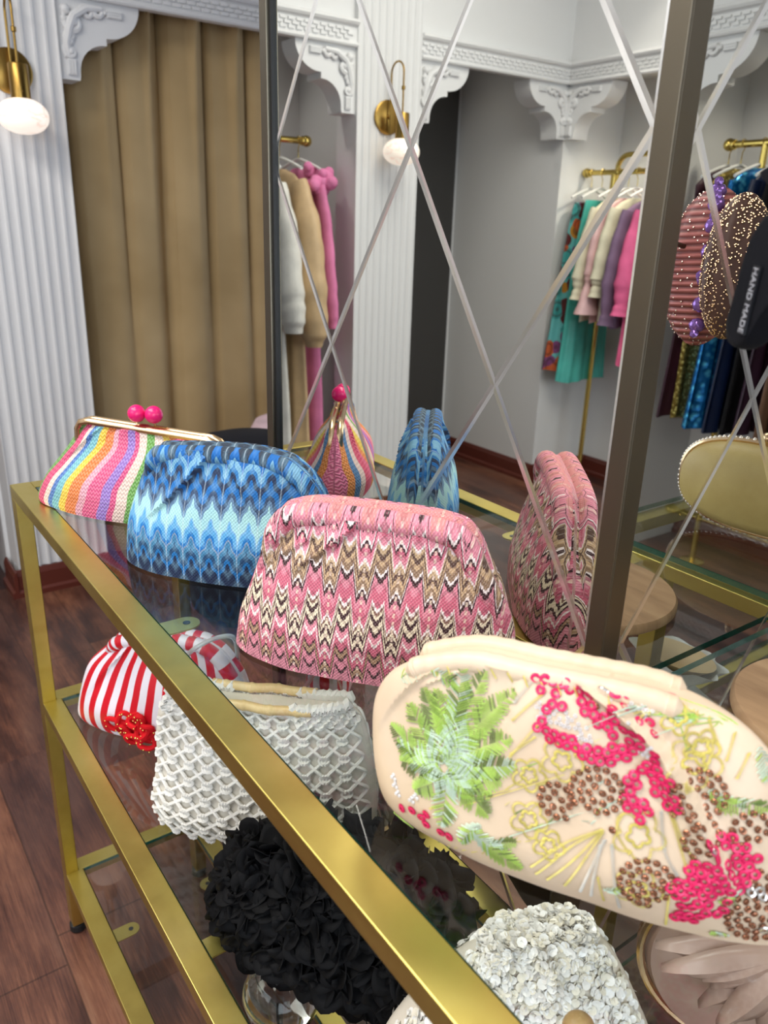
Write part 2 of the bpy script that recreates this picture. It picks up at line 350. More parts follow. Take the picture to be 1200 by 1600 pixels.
def mirror_tiles(name, O, eu, nrm, u0, u1, z0, z1, ub, zb, parent):
    O, eu, nrm = Vector(O), Vector(eu), Vector(nrm); z = Vector((0, 0, 1)); m = MB(); hu, hz = .1435, .21
    for k in range(-1, 20):
        for j in range(-8, 8):
            if (k + j) % 2 == 0: continue
            cu, cz = ub + k * hu, zb + j * hz
            p = [(cu - hu, cz), (cu, cz - hz), (cu + hu, cz), (cu, cz + hz)]
            for ax, v, g in ((0, u0, True), (0, u1, False), (1, z0, True), (1, z1, False)):
                p = clip(p, ax, v, g)
                if len(p) < 3: break
            if len(p) < 3: continue
            q = []
            for a in p:
                if not q or math.hypot(a[0] - q[-1][0], a[1] - q[-1][1]) > 1e-4: q.append(a)
            if math.hypot(q[0][0] - q[-1][0], q[0][1] - q[-1][1]) < 1e-4: q.pop()
            if len(q) < 3: continue
            p, i1 = inset(q, .0042)
            if not i1: continue
            n = len(p); W = lambda a, h: O + eu * a[0] + z * a[1] + nrm * h
            vs = [W(a, -.00034) for a in p] + [W(a, 0) for a in i1] + [W(a, -.004) for a in p]
            m.add(vs, [tuple(range(n, 2 * n))] + [(a, (a + 1) % n, n + (a + 1) % n, n + a) for a in range(n)] + [((a + 1) % n, a, 2 * n + a, 2 * n + (a + 1) % n) for a in range(n)]); m.mi[-2 * n:] = [1] * (2 * n)
    return m.build(name, [MIRROR, BEVEL], parent, smooth=False)
t = thing('wall_mirror', 'tall mirror divided into diamond panes, in a bronze frame behind the row of patterned clutches', 'mirror', (-.68, .52, 0))
mirror_tiles('mirror_tiles', (0, .517, 0), (-1, 0, 0), (0, -1, 0), .396, .966, .02, 2.6, .396, 1.37, t)
MB().box((-.984, .509, 0), (-.9665, .524, H - .01)).build('edge_frame', BRONZE, t, False, .0008)
MB().box((-.9665, .513, 0), (-.962, .52, H - .01)).build('shadow_strip', BLACK, t, False)
MB().box((-.395, .517, 0), (-.3785, .5385, H - .01)).box((-.3965, .5145, 0), (-.3783, .5172, H - .01)).build('corner_frame', BRONZE, t, False, .0008)
t2 = thing('side_mirror', 'mirror of diamond panes on the right, past the bronze corner post', 'mirror', (-.384, 1.6, 0))
mirror_tiles('mirror_tiles', (-.3835, 0, 0), (0, 1, 0), (1, 0, 0), .5385, YF - .02, .02, 2.6, .5475, 1.37, t2)
# ============ display tables ============
TX0, TX1, TY0, TY1 = -1.286, .34, .217, .487
RW = .03
table = thing('display_table', 'three-tier brushed gold metal display table carrying the clutches in front of the mirror', 'table', ((TX0 + TX1) / 2, (TY0 + TY1) / 2, 0))
for x in (TX0, TX1 - RW):
    for y in (TY0, TY1 - .022):
        lg = MB().box((x, y, .022), (x + RW, y + .022, .88)).build('leg', GOLD, table, False, .001)
        MB().lathe([(.012, .001), (.0145, .003), (.0145, .016), (.006, .022)], (x + RW / 2, y + .011, 0), n=18).build('foot', RUBBER, lg)
TIERS = (.9, .52, .15)
for zt in TIERS:
    zb = zt - .02
    i = RW if zt < .9 else 0
    MB().box((TX0 + i, TY0, zb), (TX1 - i, TY0 + RW, zt)).build('front_rail', GOLD, table, False, .001)
    MB().box((TX0 + i, TY1 - RW, zb), (TX1 - i, TY1, zt)).build('rear_rail', GOLD, table, False, .001)
    for x in (TX0, TX1 - RW): MB().box((x, TY0 + RW if zt == .9 else TY0 + .0225, zb), (x + RW, TY1 - RW if zt == .9 else TY1 - .0225, zt)).build('end_rail', GOLD, table, False, .001)
def tab(px, py, z, dy, par):
    pts = [(-.014, 0), (.014, 0), (.014, .03)] + [(.014 * math.cos(q), .03 + .014 * math.sin(q)) for q in [i * PI / 10 for i in range(1, 10)]] + [(-.014, .03)]
    m = MB(); m.prism(pts, (px, py, z), (1, 0, 0), (0, dy, 0), (0, 0, .002)); o = m.build('mounting_tab', GOLD, par, False)
    MB().lathe([(.004, 0), (.004, .0006)], (px, py + dy * .03, z + .002), n=12).build('screw_hole', BLACK, o)
for zt, xs in ((.9, (-.73, -.1)), (.52, (-.66, -.05)), (.15, (-1.08, -.45))):
    for x in xs: tab(x, TY0 + RW, zt - .0095, 1, table)
for zt, xs in ((.9, (-.62,)), (.52, (-.9, -.3)), (.15, (-1.1, -.5))):
    for x in xs: tab(x, TY1 - RW, zt - .0095, -1, table)
def pane(x0, y0, x1, y1, z0, z1, label, grp='clear glass shelf panes'):
    m = MB().box((x0, y0, z0), (x1, y1, z1)); m.mi = [0, 0, 1, 1, 1, 1]
    cx, cy = (x0 + x1) / 2, (y0 + y1) / 2; m.v = [(a - cx, b - cy, c - z0) for a, b, c in m.v]
    o = m.build('glass_shelf', [GLASS, GEDGE], None, False); o.location = (cx, cy, z0); return tag(o, label, 'glass shelf', grp)
for zt, lb in zip(TIERS, ('clear glass top pane of the gold table, under the pink, blue and rainbow clutches', 'clear glass middle pane of the gold table, under the striped and white net bags', 'clear glass bottom pane of the gold table, nearest the floor')):
    pane(TX0 + RW + .0012, TY0 + RW + .0012, TX1 - RW - .0012, TY1 - RW - .0012, zt - .0072, zt - .0008, lb)
# side unit: runs along the side mirror
side = thing('side_table', 'gold-framed side table with a glass top beside the right-hand mirror', 'table', (-.2, 1.2, 0))
SX0, SX1, SY1 = -.372, -.065, 1.9
for z in (.9, .52):
    MB().box((SX0 + .01, .861, z - .028), (SX1 - .03, .888, z - .0085)).build('cross_rail', GOLD, side, False, .001)
    MB().box((SX1 - .027, .52, z - .028), (SX1, SY1, z - .0085)).build('long_rail', GOLD, side, False, .001)
    MB().box((SX0 + .01, SY1 - .03, z - .028), (SX1 - .03, SY1, z - .0085)).build('end_rail', GOLD, side, False, .001)
for x, y in ((-.215, .8615), (SX1 - .027, .52), (SX1 - .027, SY1 - .055), (SX0 + .012, SY1 - .055)): MB().box((x, y, 0), (x + .025, y + .025, .872)).build('leg', GOLD, side, False, .001)
tab(-.16, .861, .8905 - .012, -1, side)
pane(-.375, .494, SX1, .875, .8925, .9, 'clear glass pane with a bare green edge beside the bronze corner post', 'side table glass panes')
pane(-.375, .8765, SX1, SY1, .8925, .9, 'clear glass pane farther back on the side table, under the gold clutch', 'side table glass panes')
pane(-.375, .5, SX1, SY1, .512, .52, 'lower clear glass pane of the side table, under the white satin pouch', 'side table glass panes')
# ============ curtain ============
def curtain():
    m = MB(); ny, nz = 460, 40; y0, y1, zt, zb = .70, 2.5, 1.99, .03; per = .165; vs = []; cr = random.Random(4)
    ph = [cr.uniform(-.8, .8) for _ in range(30)]
    for j in range(nz + 1):
        f = j / nz; z = L(zt, zb, f)
        for i in range(ny + 1):
            y = L(y0, y1, i / ny); k = (y - y0) / per; c = int(k); fr = k - c
            base = math.sin(2 * PI * (k + ph[c % 30] * .3 * math.sin(PI * fr)))
            base = base - .35 * base * base; soft = base * L(.010, .020, min(1, f * 3)) * (1 + .45 * math.sin(k * 2.3 + 1)) + .008 * math.sin(k * 4.1 + f)
            pin = math.exp(-((fr - .5) / .09) ** 2) * .045 * math.exp(-f * 7)
            tuck = -.02 * math.exp(-((fr - .82) / .05) ** 2) * max(0, 1 - f * 2.6 - ph[c % 30]) 
            drift = .012 * math.sin(3 * f + c)
            vs.append((-2.99 + soft + pin + tuck, y + drift * .4, z))
    W = ny + 1; fs = [(j * W + i, j * W + i + 1, (j + 1) * W + i + 1, (j + 1) * W + i) for j in range(nz) for i in range(ny)]
    m.add(vs, fs); return m
t = thing('curtain', 'floor-length tan pleated curtain hanging in the white archway', 'curtain', (-2.99, 1.6, 0))
o = curtain().build('curtain_cloth', CURT, t); s_ = o.modifiers.new('solid', 'SOLIDIFY'); s_.thickness = .003
m = MB()
for k in range(11):
    y = .70 + .155 * (k + .5); m.box((-2.965, y - .02, 1.86), (-2.958, y + .02, 1.885))
MB().tube([(-3.0, .69, 2.02), (-3.0, 2.52, 2.02)], .012, 10).build('curtain_track', BRASS, t)
MB().box((-3.02, .70, 1.955), (-3.005, 2.5, 2.0)).build('header_tape', cloth('header_tape', C(120, 96, 62)), t, False)
# ============ wall lamps ============
def mk_alab():
    m = Mat('alabaster_glass', C(250, 236, 222), .3); n = m.noise(6, 5, stretch=(1, 1, 3)); v = ((n - .5).abs()).lt(.012)
    c = m.mix(v * .5, C(255, 240, 226), C(232, 190, 168)); m.col(c); m.nt.links.new(c, m.b.inputs['Emission Color']); m.b.inputs['Emission Strength'].default_value = .7; return m.m
ALAB = mk_alab()
def lamp(y, label):
    x0 = XL + .025; t = thing('wall_lamp', label, 'lamp', (x0, y, 1.69), 'brass wall lamps on the fluted pilasters')
    MB().lathe([(.063, 0), (.063, .006), (.058, .009), (.001, .009)], (x0, y, 1.69), (1, 0, 0), 40).build('back_plate', BRASS, t)
    MB().tube([(x0 + .02, y, 1.63), (x0 + .02, y, 1.84)] + [(x0 + .02 + .04 - .04 * math.cos(q), y, 1.84 + .04 * math.sin(q)) for q in [i * PI / 12 for i in range(1, 13)]] + [(x0 + .1, y, 1.74), (x0 + .1, y, 1.70)], .0038, 10).lathe([(.004, -.012), (.0075, -.01), (.0075, .002), (.004, .004)], (x0 + .1, y, 1.79)).tube([(x0 + .007, y, 1.69), (x0 + .02, y, 1.69)], .006).build('arm', BRASS, t)
    MB().lathe([(.001, .092), (.026, .092), (.0275, .089), (.0275, 0), (.001, 0)], (x0 + .1, y, 1.607), n=28).lathe([(.0012, 0), (.003, 0), (.003, .004), (.001, .004)], (x0 + .128, y, 1.625), (1, 0, 0), 8).build('socket_cover', BRASS, t)
    MB().lathe([(max(.0005, .072 * math.sin(PI * i / 20) ** .9), -.049 * math.cos(PI * i / 20)) for i in range(21)], (x0 + .1, y, 1.562), n=40).build('globe_shade', ALAB, t)
lamp(.635, 'brass wall lamp with an alabaster globe on the pilaster left of the tan curtain')
lamp(-.99, 'brass wall lamp with an alabaster globe seen in the mirror between two carved arches')
t = thing('ceiling_spotlight', 'white cylindrical ceiling spotlight lit over the pastel clothes rail', 'spotlight', (-2.4, -2.26, 1.88))
MB().lathe([(.001, .1), (.038, .1), (.038, 0), (.032, 0), (.032, .004), (.001, .004)], (-2.4, -2.26, 1.88), n=28).build('housing', WHITE, t)
em = Mat('lit_lens', C(255, 240, 215), .3); em.b.inputs['Emission Color'].default_value = (1, .95, .86, 1); em.b.inputs['Emission Strength'].default_value = 3
MB().lathe([(.001, 0), (.03, 0), (.03, .002), (.001, .002)], (-2.4, -2.26, 1.881), n=28).build('lens', em.m, t)
# double socket on the front wall
t = thing('wall_socket', 'white double power socket low on the wall seen in the side mirror', 'socket', (.95, YF + .44, .36))
MB().box((.88, YF + .441, .3), (1.02, YF + .45, .37)).build('plate', WHITE, t, False, .002)
for k in (0, 1): MB().box((.895 + k * .06, YF + .4385, .31), (.945 + k * .06, YF + .441, .36)).build('outlet', Mat('ivory_plastic', C(205, 200, 196), .4).m, t, False, .001)
# ============ bag fabrics ============
def knit(m, s, t, f=900, amp=.35):
    k = ((s * f).sin() * (t * f).sin()); m.bump(k, amp, .0012); return k
def mk_blue():
    m = Mat('blue_flame_knit', rough=.8); s, t = m.uv('metric'); P = .0225
    col = (s / P).fl(); z = (s / P).tri()                                       # 0 at column middle .. 1 at border
    d = (s / P).fr() - .5
    feather = (((t * 260) + d.abs() * 9)).sin()                          # V-shaped stitches
    q = t / .150 + z * -.135 + feather * .012 + (m.noise(50, 2) - .5) * .05
    nv, bl, lb, aq, dk, gy = C(22, 40, 72), C(16, 104, 170), C(84, 156, 208), C(158, 204, 208), C(38, 50, 66), C(120, 140, 168)
    c = m.ramp(q, [(0, nv), (.045, bl), (.09, C(30, 70, 110)), (.16, C(60, 120, 160)), (.215, gy), (.235, C(20, 110, 180)), (.28, lb), (.345, C(120, 170, 214)), (.37, aq), (.50, C(96, 128, 160)), (.545, C(52, 72, 102)), (.60, C(18, 100, 170)), (.68, C(34, 50, 80)), (.75, C(40, 110, 170)), (.80, C(110, 160, 190)), (.86, C(14, 96, 170)), (.93, dk)], True)
    rib = (feather * .5 + .5).pow(2.0)
    c = m.mix(rib * .24, c, C(140, 186, 215)); c = m.mix((d.abs()).lt(.03) * .3, c, C(196, 214, 224))
    m.col(c); knit(m, s, t, 1500, .3); return m.m
def mk_pink():
    m = Mat('pink_leaf_jacquard', rough=.75); s, t = m.uv('metric'); P = .031
    d = (s / P).fr() - .5; z = d.abs() * 2
    jag = (z * 1.55 + .5).tri()                                        # toothed leaf edge
    sh = (s / P * .5).fl()
    q = t / .172 - z * .165 + (jag - .5) * .10 + .075 + (s * 7).sin() * .025 + (z * 7).tri() * .012
    pk, dp, br, cr, tn, wh, mv = C(214, 132, 150), C(196, 96, 120), C(54, 20, 28), C(226, 210, 184), C(168, 134, 106), C(238, 224, 222), C(196, 122, 138)
    c = m.ramp(q, [(0, mv), (.025, br), (.05, pk), (.10, br), (.12, tn), (.15, br), (.165, dp), (.215, wh), (.235, pk), (.27, br), (.30, cr), (.335, br), (.365, cr), (.385, C(120, 84, 72)), (.405, wh), (.425, dp), (.50, pk), (.545, br), (.575, wh), (.59, C(140, 112, 88)), (.63, C(196, 164, 128)), (.66, C(90, 66, 54)), (.69, C(186, 158, 124)), (.715, wh), (.735, pk), (.78, dp), (.805, br), (.825, wh), (.845, pk), (.9, br), (.915, pk), (.97, C(206, 130, 130))], True)
    # inner leaf veins + white beaded dots
    vein = (z.lt(.07)) * ((t * 900).sin().gt(-.2)); c = m.mix(vein * .7, c, C(236, 210, 190))
    vein2 = ((t * 330 - z * 6).sin()).gt(.86); c = m.mix(vein2 * .35, c, C(74, 32, 40))
    dots = ((s * 1900).sin() * (t * 1900).sin()).gt(.45); c = m.mix(dots * .16, c, C(250, 232, 226))
    m.col(c); m.bump((s * 1900).sin() * (t * 1900).sin() + jag * .8, .35, .001); return m.m
def mk_rain():
    m = Mat('rainbow_crochet', rough=.8); u, v = m.uv('unit'); s, t = m.uv('metric')
    w = u * 1.0 + (v * 6.5).sin() * .012 + (v * 13 + u * 5).sin() * .004 + (1 - v) * -.02
    cs = [C(92, 160, 70), C(222, 60, 120), C(250, 226, 210), C(30, 120, 200), C(110, 196, 210), C(250, 214, 60), C(242, 130, 50), C(240, 170, 190), C(232, 84, 140), C(150, 120, 210), C(226, 70, 136), C(246, 220, 208), C(90, 170, 70), C(246, 226, 214), C(250, 220, 80), C(244, 140, 60), C(236, 92, 140), C(226, 60, 110), C(246, 222, 214), C(40, 130, 190), C(244, 150, 60), C(240, 120, 170)]
    wd = [.03, .05, .03, .03, .04, .04, .06, .035, .07, .045, .03, .05, .05, .05, .05, .04, .05, .06, .05, .05, .04, .045]; p = 0; st = []
    for c_, x in zip(cs, wd): st.append((p, c_)); p += x
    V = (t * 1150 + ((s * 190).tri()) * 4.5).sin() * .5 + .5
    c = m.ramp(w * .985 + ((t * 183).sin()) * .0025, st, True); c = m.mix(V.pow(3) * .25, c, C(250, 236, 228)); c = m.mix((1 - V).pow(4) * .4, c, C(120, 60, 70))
    m.col(c); m.bump(V, .7, .002); return m.m
def mk_stripe():
    m = Mat('red_white_stripe', rough=.45); u, v = m.uv('unit'); k = (u * 11.5 + .35 + (v * 5.5 - .4).sin() * .22 + (v * 9 + u * 4).sin() * .06).fr().lt(.5)
    m.col(m.mix(k, C(232, 226, 236), C(206, 10, 34))); m.bump(m.noise(400, 2), .1, .0005); return m.m
def mk_fab(name, a, b, rough=.5, bs=250, bump=.2, sheen=.0):
    m = Mat(name, rough=rough); m.col(m.ramp(m.noise(14, 4), [(.3, a), (.7, b)])); m.bump(m.noise(bs, 2), bump, .0008); m.b.inputs['Sheen Weight'].default_value = sheen * .15; m.b.inputs['Specular IOR Level'].default_value = .5 if rough < .6 else .15; return m.m
FLOR = mk_fab('ivory_satin', C(216, 192, 164), C(228, 206, 180), .42, 500, .08)
BAGS = {"pink":{"O":[-0.6579,0.302,-0.4],"th":40,"lean":0,"W":0.2752,"left":[[0.0059,0.0354],[0.0185,0.0687],[0.0313,0.1043],[0.0429,0.132]],"top":[[0.0534,0.1448],[0.0749,0.1518],[0.0998,0.1541],[0.1483,0.1543],[0.1955,0.1528],[0.2235,0.1477]],"right":[[0.2358,0.1347],[0.2486,0.1085],[0.2639,0.0822],[0.2735,0.0578],[0.2761,0.0351]]},"rain":{"O":[-1.2052,0.2467,-0.4],"th":36,"lean":0,"W":0.334,"left":[[0.0006,0.0102],[0.0212,0.0428],[0.0528,0.0777],[0.0761,0.1059]],"top":[[0.0906,0.1186],[0.1606,0.1206],[0.2317,0.1167],[0.2956,0.115]],"right":[[0.3116,0.1062],[0.3296,0.0772],[0.3436,0.0335],[0.3408,0.0051]]},"blue":{"O":[-0.9231,0.2814,-0.4],"th":40,"lean":0,"W":0.2594,"left":[[0.0018,0.0189],[0.0087,0.0579],[0.0264,0.1026],[0.0405,0.1303]],"top":[[0.0532,0.1441],[0.1189,0.1498],[0.1744,0.1508],[0.2169,0.1445]],"right":[[0.2397,0.1281],[0.255,0.107],[0.2628,0.0808],[0.2631,0.0412]]},"floral":{"O":[-0.3691,0.2908,-0.4],"th":30,"lean":4,"W":0.2581,"left":[[-0.012,0.0105],[-0.0203,0.0372],[-0.0237,0.0677],[-0.0211,0.0889],[-0.0109,0.1068]],"top":[[0.0095,0.122],[0.0469,0.1365],[0.0915,0.1382],[0.1503,0.1411],[0.169,0.1395]],"right":[[0.1946,0.1367],[0.2133,0.1285],[0.2304,0.1127],[0.2415,0.0886],[0.2494,0.0606],[0.2559,0.0313]]},"stripe":{"O":[-1.1895,0.2613,-0.78],"th":38,"lean":0,"W":0.3036,"left":[[-0.0022,0.0132],[0.0143,0.0714],[0.0303,0.1066],[0.0542,0.1322]],"top":[[0.0859,0.1598],[0.1095,0.1687],[0.1718,0.1825],[0.2368,0.1837]],"right":[[0.2679,0.1678],[0.296,0.1294],[0.3097,0.0931],[0.3088,0.0644]]},"crochet":{"O":[-0.8885,0.284,-0.78],"th":47,"lean":0,"W":0.2957,"left":[[-0.0076,0.0358],[0.0017,0.0897],[0.0028,0.1308],[0.01,0.1714]],"top":[[0.0249,0.1994],[0.0805,0.1972],[0.2067,0.1967],[0.2626,0.2052]],"right":[[0.2793,0.1844],[0.2903,0.1373],[0.2986,0.0781],[0.2995,0.0472]]},"black":{"O":[-0.6891,0.3041,-0.78],"th":28,"lean":0,"W":0.2712,"left":[[-0.0087,0.0187],[-0.0035,0.0526],[0.0106,0.0829]],"top":[[0.0311,0.1079],[0.0731,0.1317],[0.1615,0.1549],[0.2351,0.1632]],"right":[[0.2643,0.1438],[0.2766,0.1161],[0.2814,0.0754]]},"sequin":{"O":[-0.4435,0.3376,-0.78],"th":45,"lean":8,"W":0.27,"left":[[0.0048,0.0314],[0.0278,0.0734],[0.0561,0.1153],[0.0731,0.1342]],"top":[[0.0873,0.146],[0.1187,0.1624],[0.164,0.1777],[0.1961,0.1728]],"right":[[0.2107,0.1593],[0.2296,0.1286],[0.2484,0.0905],[0.2637,0.0583]]}}
FD = {"leaf":[[[0.0431,0.067],[-0.0028,0.078]],[[0.0431,0.067],[0.0042,0.0672]],[[0.0431,0.067],[0.0072,0.0952]],[[0.0431,0.067],[0.017,0.1105]],[[0.0431,0.067],[0.0286,0.1139]],[[0.0431,0.067],[0.046,0.138]],[[0.0431,0.067],[0.062,0.1341]],[[0.0431,0.067],[0.0801,0.1275]],[[0.0431,0.067],[0.0816,0.103]],[[0.0431,0.067],[0.0876,0.088]],[[0.0431,0.067],[0.0816,0.0724]],[[0.0431,0.067],[0.0754,0.0564]],[[0.0431,0.067],[0.0755,0.0437]],[[0.0431,0.067],[0.0443,0.0255]],[[0.0431,0.067],[0.0247,0.0411]],[[0.0431,0.067],[0.0102,0.0534]],[[0.0673,0.0341],[0.1021,0.0174]],[[0.074,0.0366],[0.058,0.02]],[[0.0791,0.0307],[0.097,0.0324]],[[0.0013,0.1098],[0.031,0.1411]],[[0.022,0.123],[0.0433,0.1181]],[[0.1581,0.1448],[0.1883,0.1417]],[[0.1859,0.1424],[0.2039,0.1399]],[[0.1985,0.0998],[0.218,0.09]],[[0.2133,0.0981],[0.2291,0.0886]],[[0.2199,0.1223],[0.2241,0.1048]],[[0.2,0.1373],[0.2209,0.1347]],[[0.2233,0.0459],[0.2167,0.0311]],[[0.223,0.0078],[0.2145,0.0023]],[[0.1504,0.0261],[0.1612,0.0306]]],"pink":[[[[0.0932,0.1402],[0.1032,0.143],[0.1041,0.1361]],16.666666666666668],[[[0.0955,0.1322],[0.109,0.1275]],11.666666666666666],[[[0.1097,0.142],[0.1222,0.1329],[0.1319,0.1259]],18.333333333333332],[[[0.099,0.1129],[0.1087,0.1086],[0.1216,0.1083]],15.0],[[[0.126,0.1038],[0.1398,0.104],[0.1533,0.1127]],23.333333333333332],[[[0.1371,0.1331],[0.1395,0.1154]],15.0],[[[0.1381,0.1431],[0.1523,0.1445]],15.0],[[[0.1419,0.1331],[0.1454,0.1342]],16.666666666666668],[[[0.1496,0.1215],[0.161,0.125]],25.0],[[[0.1649,0.1066],[0.1718,0.1004]],26.666666666666668],[[[0.1547,0.0945],[0.1574,0.0837],[0.1642,0.0788]],20.0],[[[0.1673,0.0988],[0.1806,0.0891]],25.0],[[[0.1615,0.114],[0.166,0.1154]],15.0],[[[0.2006,0.0514],[0.2248,0.0569]],28.333333333333332],[[[0.1933,0.0378],[0.2205,0.0492]],30.0],[[[0.1949,0.0278],[0.2207,0.0418]],23.333333333333332],[[[0.1958,0.0142],[0.2167,0.0311]],20.0],[[[0.2092,0.0695],[0.2226,0.0632]],30.0],[[[0.1677,0.1504],[0.1757,0.15]],11.666666666666666],[[[0.1847,0.15],[0.1939,0.1475]],15.0],[[[0.1981,0.1487],[0.2062,0.1459]],10.0],[[[0.1198,0.1421],[0.1278,0.1289]],16.666666666666668],[[[0.0027,0.0334],[0.0097,0.0236],[0.0151,0.0188],[0.0232,0.0285]],6.6674999999999995],[[[0.0305,0.0298],[0.0338,0.0203]],12.0015],[[[0.0409,0.0229],[0.0522,0.0178]],7.4676]],"white":[[[[0.0982,0.12],[0.1153,0.1179],[0.1275,0.1116]],20.0],[[[0.15,0.1356],[0.154,0.1326]],25.0],[[[0.1065,0.1369],[0.1125,0.14]],13.333333333333334],[[[0.1581,0.1128],[0.1624,0.1157]],20.0],[[[0.0022,0.0413],[0.0065,0.0334]],16.002],[[[0.0178,0.0333],[0.0227,0.0351]],13.334999999999999]],"brown":[[[0.1165,0.0714],26.0],[[0.1391,0.0832],35.0],[[0.1752,0.0372],36.666666666666664],[[0.1938,0.0938],35.0],[[0.1997,0.0716],25.0],[[0.2242,0.0796],25.0],[[0.2363,0.0232],43.333333333333336],[[0.2348,0.0508],18.333333333333332],[[0.1478,0.0638],8.333333333333334],[[0.1474,0.154],13.333333333333334]],"silver":[[0.2297,0.042],[0.2339,0.0431],[0.2362,0.0396],[0.2412,0.0148],[0.2058,0.0689],[0.1262,0.155],[0.1325,0.1394],[0.1426,0.154],[0.1489,0.1517],[0.206,0.1654],[0.1273,0.1414]],"blossom":[[[0.1012,0.0528],24.0],[[0.1154,0.096],26.0],[[0.1155,0.0408],20.0],[[0.0974,0.0809],21.666666666666668],[[0.1651,0.0643],30.0],[[0.1875,0.1114],30.0],[[0.1747,0.1348],20.0],[[0.1699,0.0311],28.333333333333332],[[0.1895,0.1204],20.0]],"line":[[[0.1454,0.0629],[0.1295,0.0461],[0.1103,0.0162]],[[0.1454,0.0629],[0.134,0.0416],[0.1174,0.0142]],[[0.1456,0.0615],[0.139,0.0436],[0.1283,0.0138]],[[0.1454,0.0629],[0.1255,0.0462],[0.1069,0.0213]],[[0.1801,0.0846],[0.1882,0.0701],[0.1999,0.0555]],[[0.179,0.0842],[0.1878,0.0656],[0.1951,0.0491]],[[0.1469,0.0326],[0.1522,0.0126]],[[0.187,0.0321],[0.1887,0.0047]],[[0.097,0.1298],[0.0889,0.1201],[0.0819,0.1106]],[[0.0977,0.1125],[0.0842,0.0887]],[[0.0841,0.0902],[0.0973,0.105]],[[0.1904,0.1356],[0.198,0.1232]],[[0.2057,0.1297],[0.2037,0.1155]],[[0.2149,0.1206],[0.2107,0.1069]],[[0.1549,0.0754],[0.1527,0.0642],[0.1619,0.0525]],[[0.2035,0.1424],[0.2193,0.1381]]],"wline":[[[0.1474,0.0576],[0.1416,0.0336],[0.1377,0.0129]],[[0.1453,0.0537],[0.1446,0.0301],[0.1444,0.0125]],[[0.1514,0.056],[0.1616,0.0102]],[[0.1745,0.0826],[0.1804,0.0597],[0.1895,0.0468]],[[0.0951,0.1464],[0.0875,0.1328],[0.0808,0.1207]]]}
def poly(p, n):      # smooth resample
    P = [Vector((a, b)) for a, b in p]; Q = []
    for i in range(len(P) - 1):
        a, b, c, d = P[max(i - 1, 0)], P[i], P[i + 1], P[min(i + 2, len(P) - 1)]
        for k in range(12):
            t = k / 12; Q.append(.5 * ((2 * b) + (c - a) * t + (2 * a - 5 * b + 4 * c - d) * t * t + (3 * b - a - 3 * c + d) * t ** 3))
    Q.append(P[-1]); ds = [0]
    for i in range(1, len(Q)): ds.append(ds[-1] + (Q[i] - Q[i - 1]).length)
    out = []; j = 0
    for i in range(n + 1):
        x = ds[-1] * i / n
        while j < len(Q) - 2 and ds[j + 1] < x: j += 1
        out.append(Q[j].lerp(Q[j + 1], min(1, max(0, (x - ds[j]) / max(1e-9, ds[j + 1] - ds[j])))))
    return out
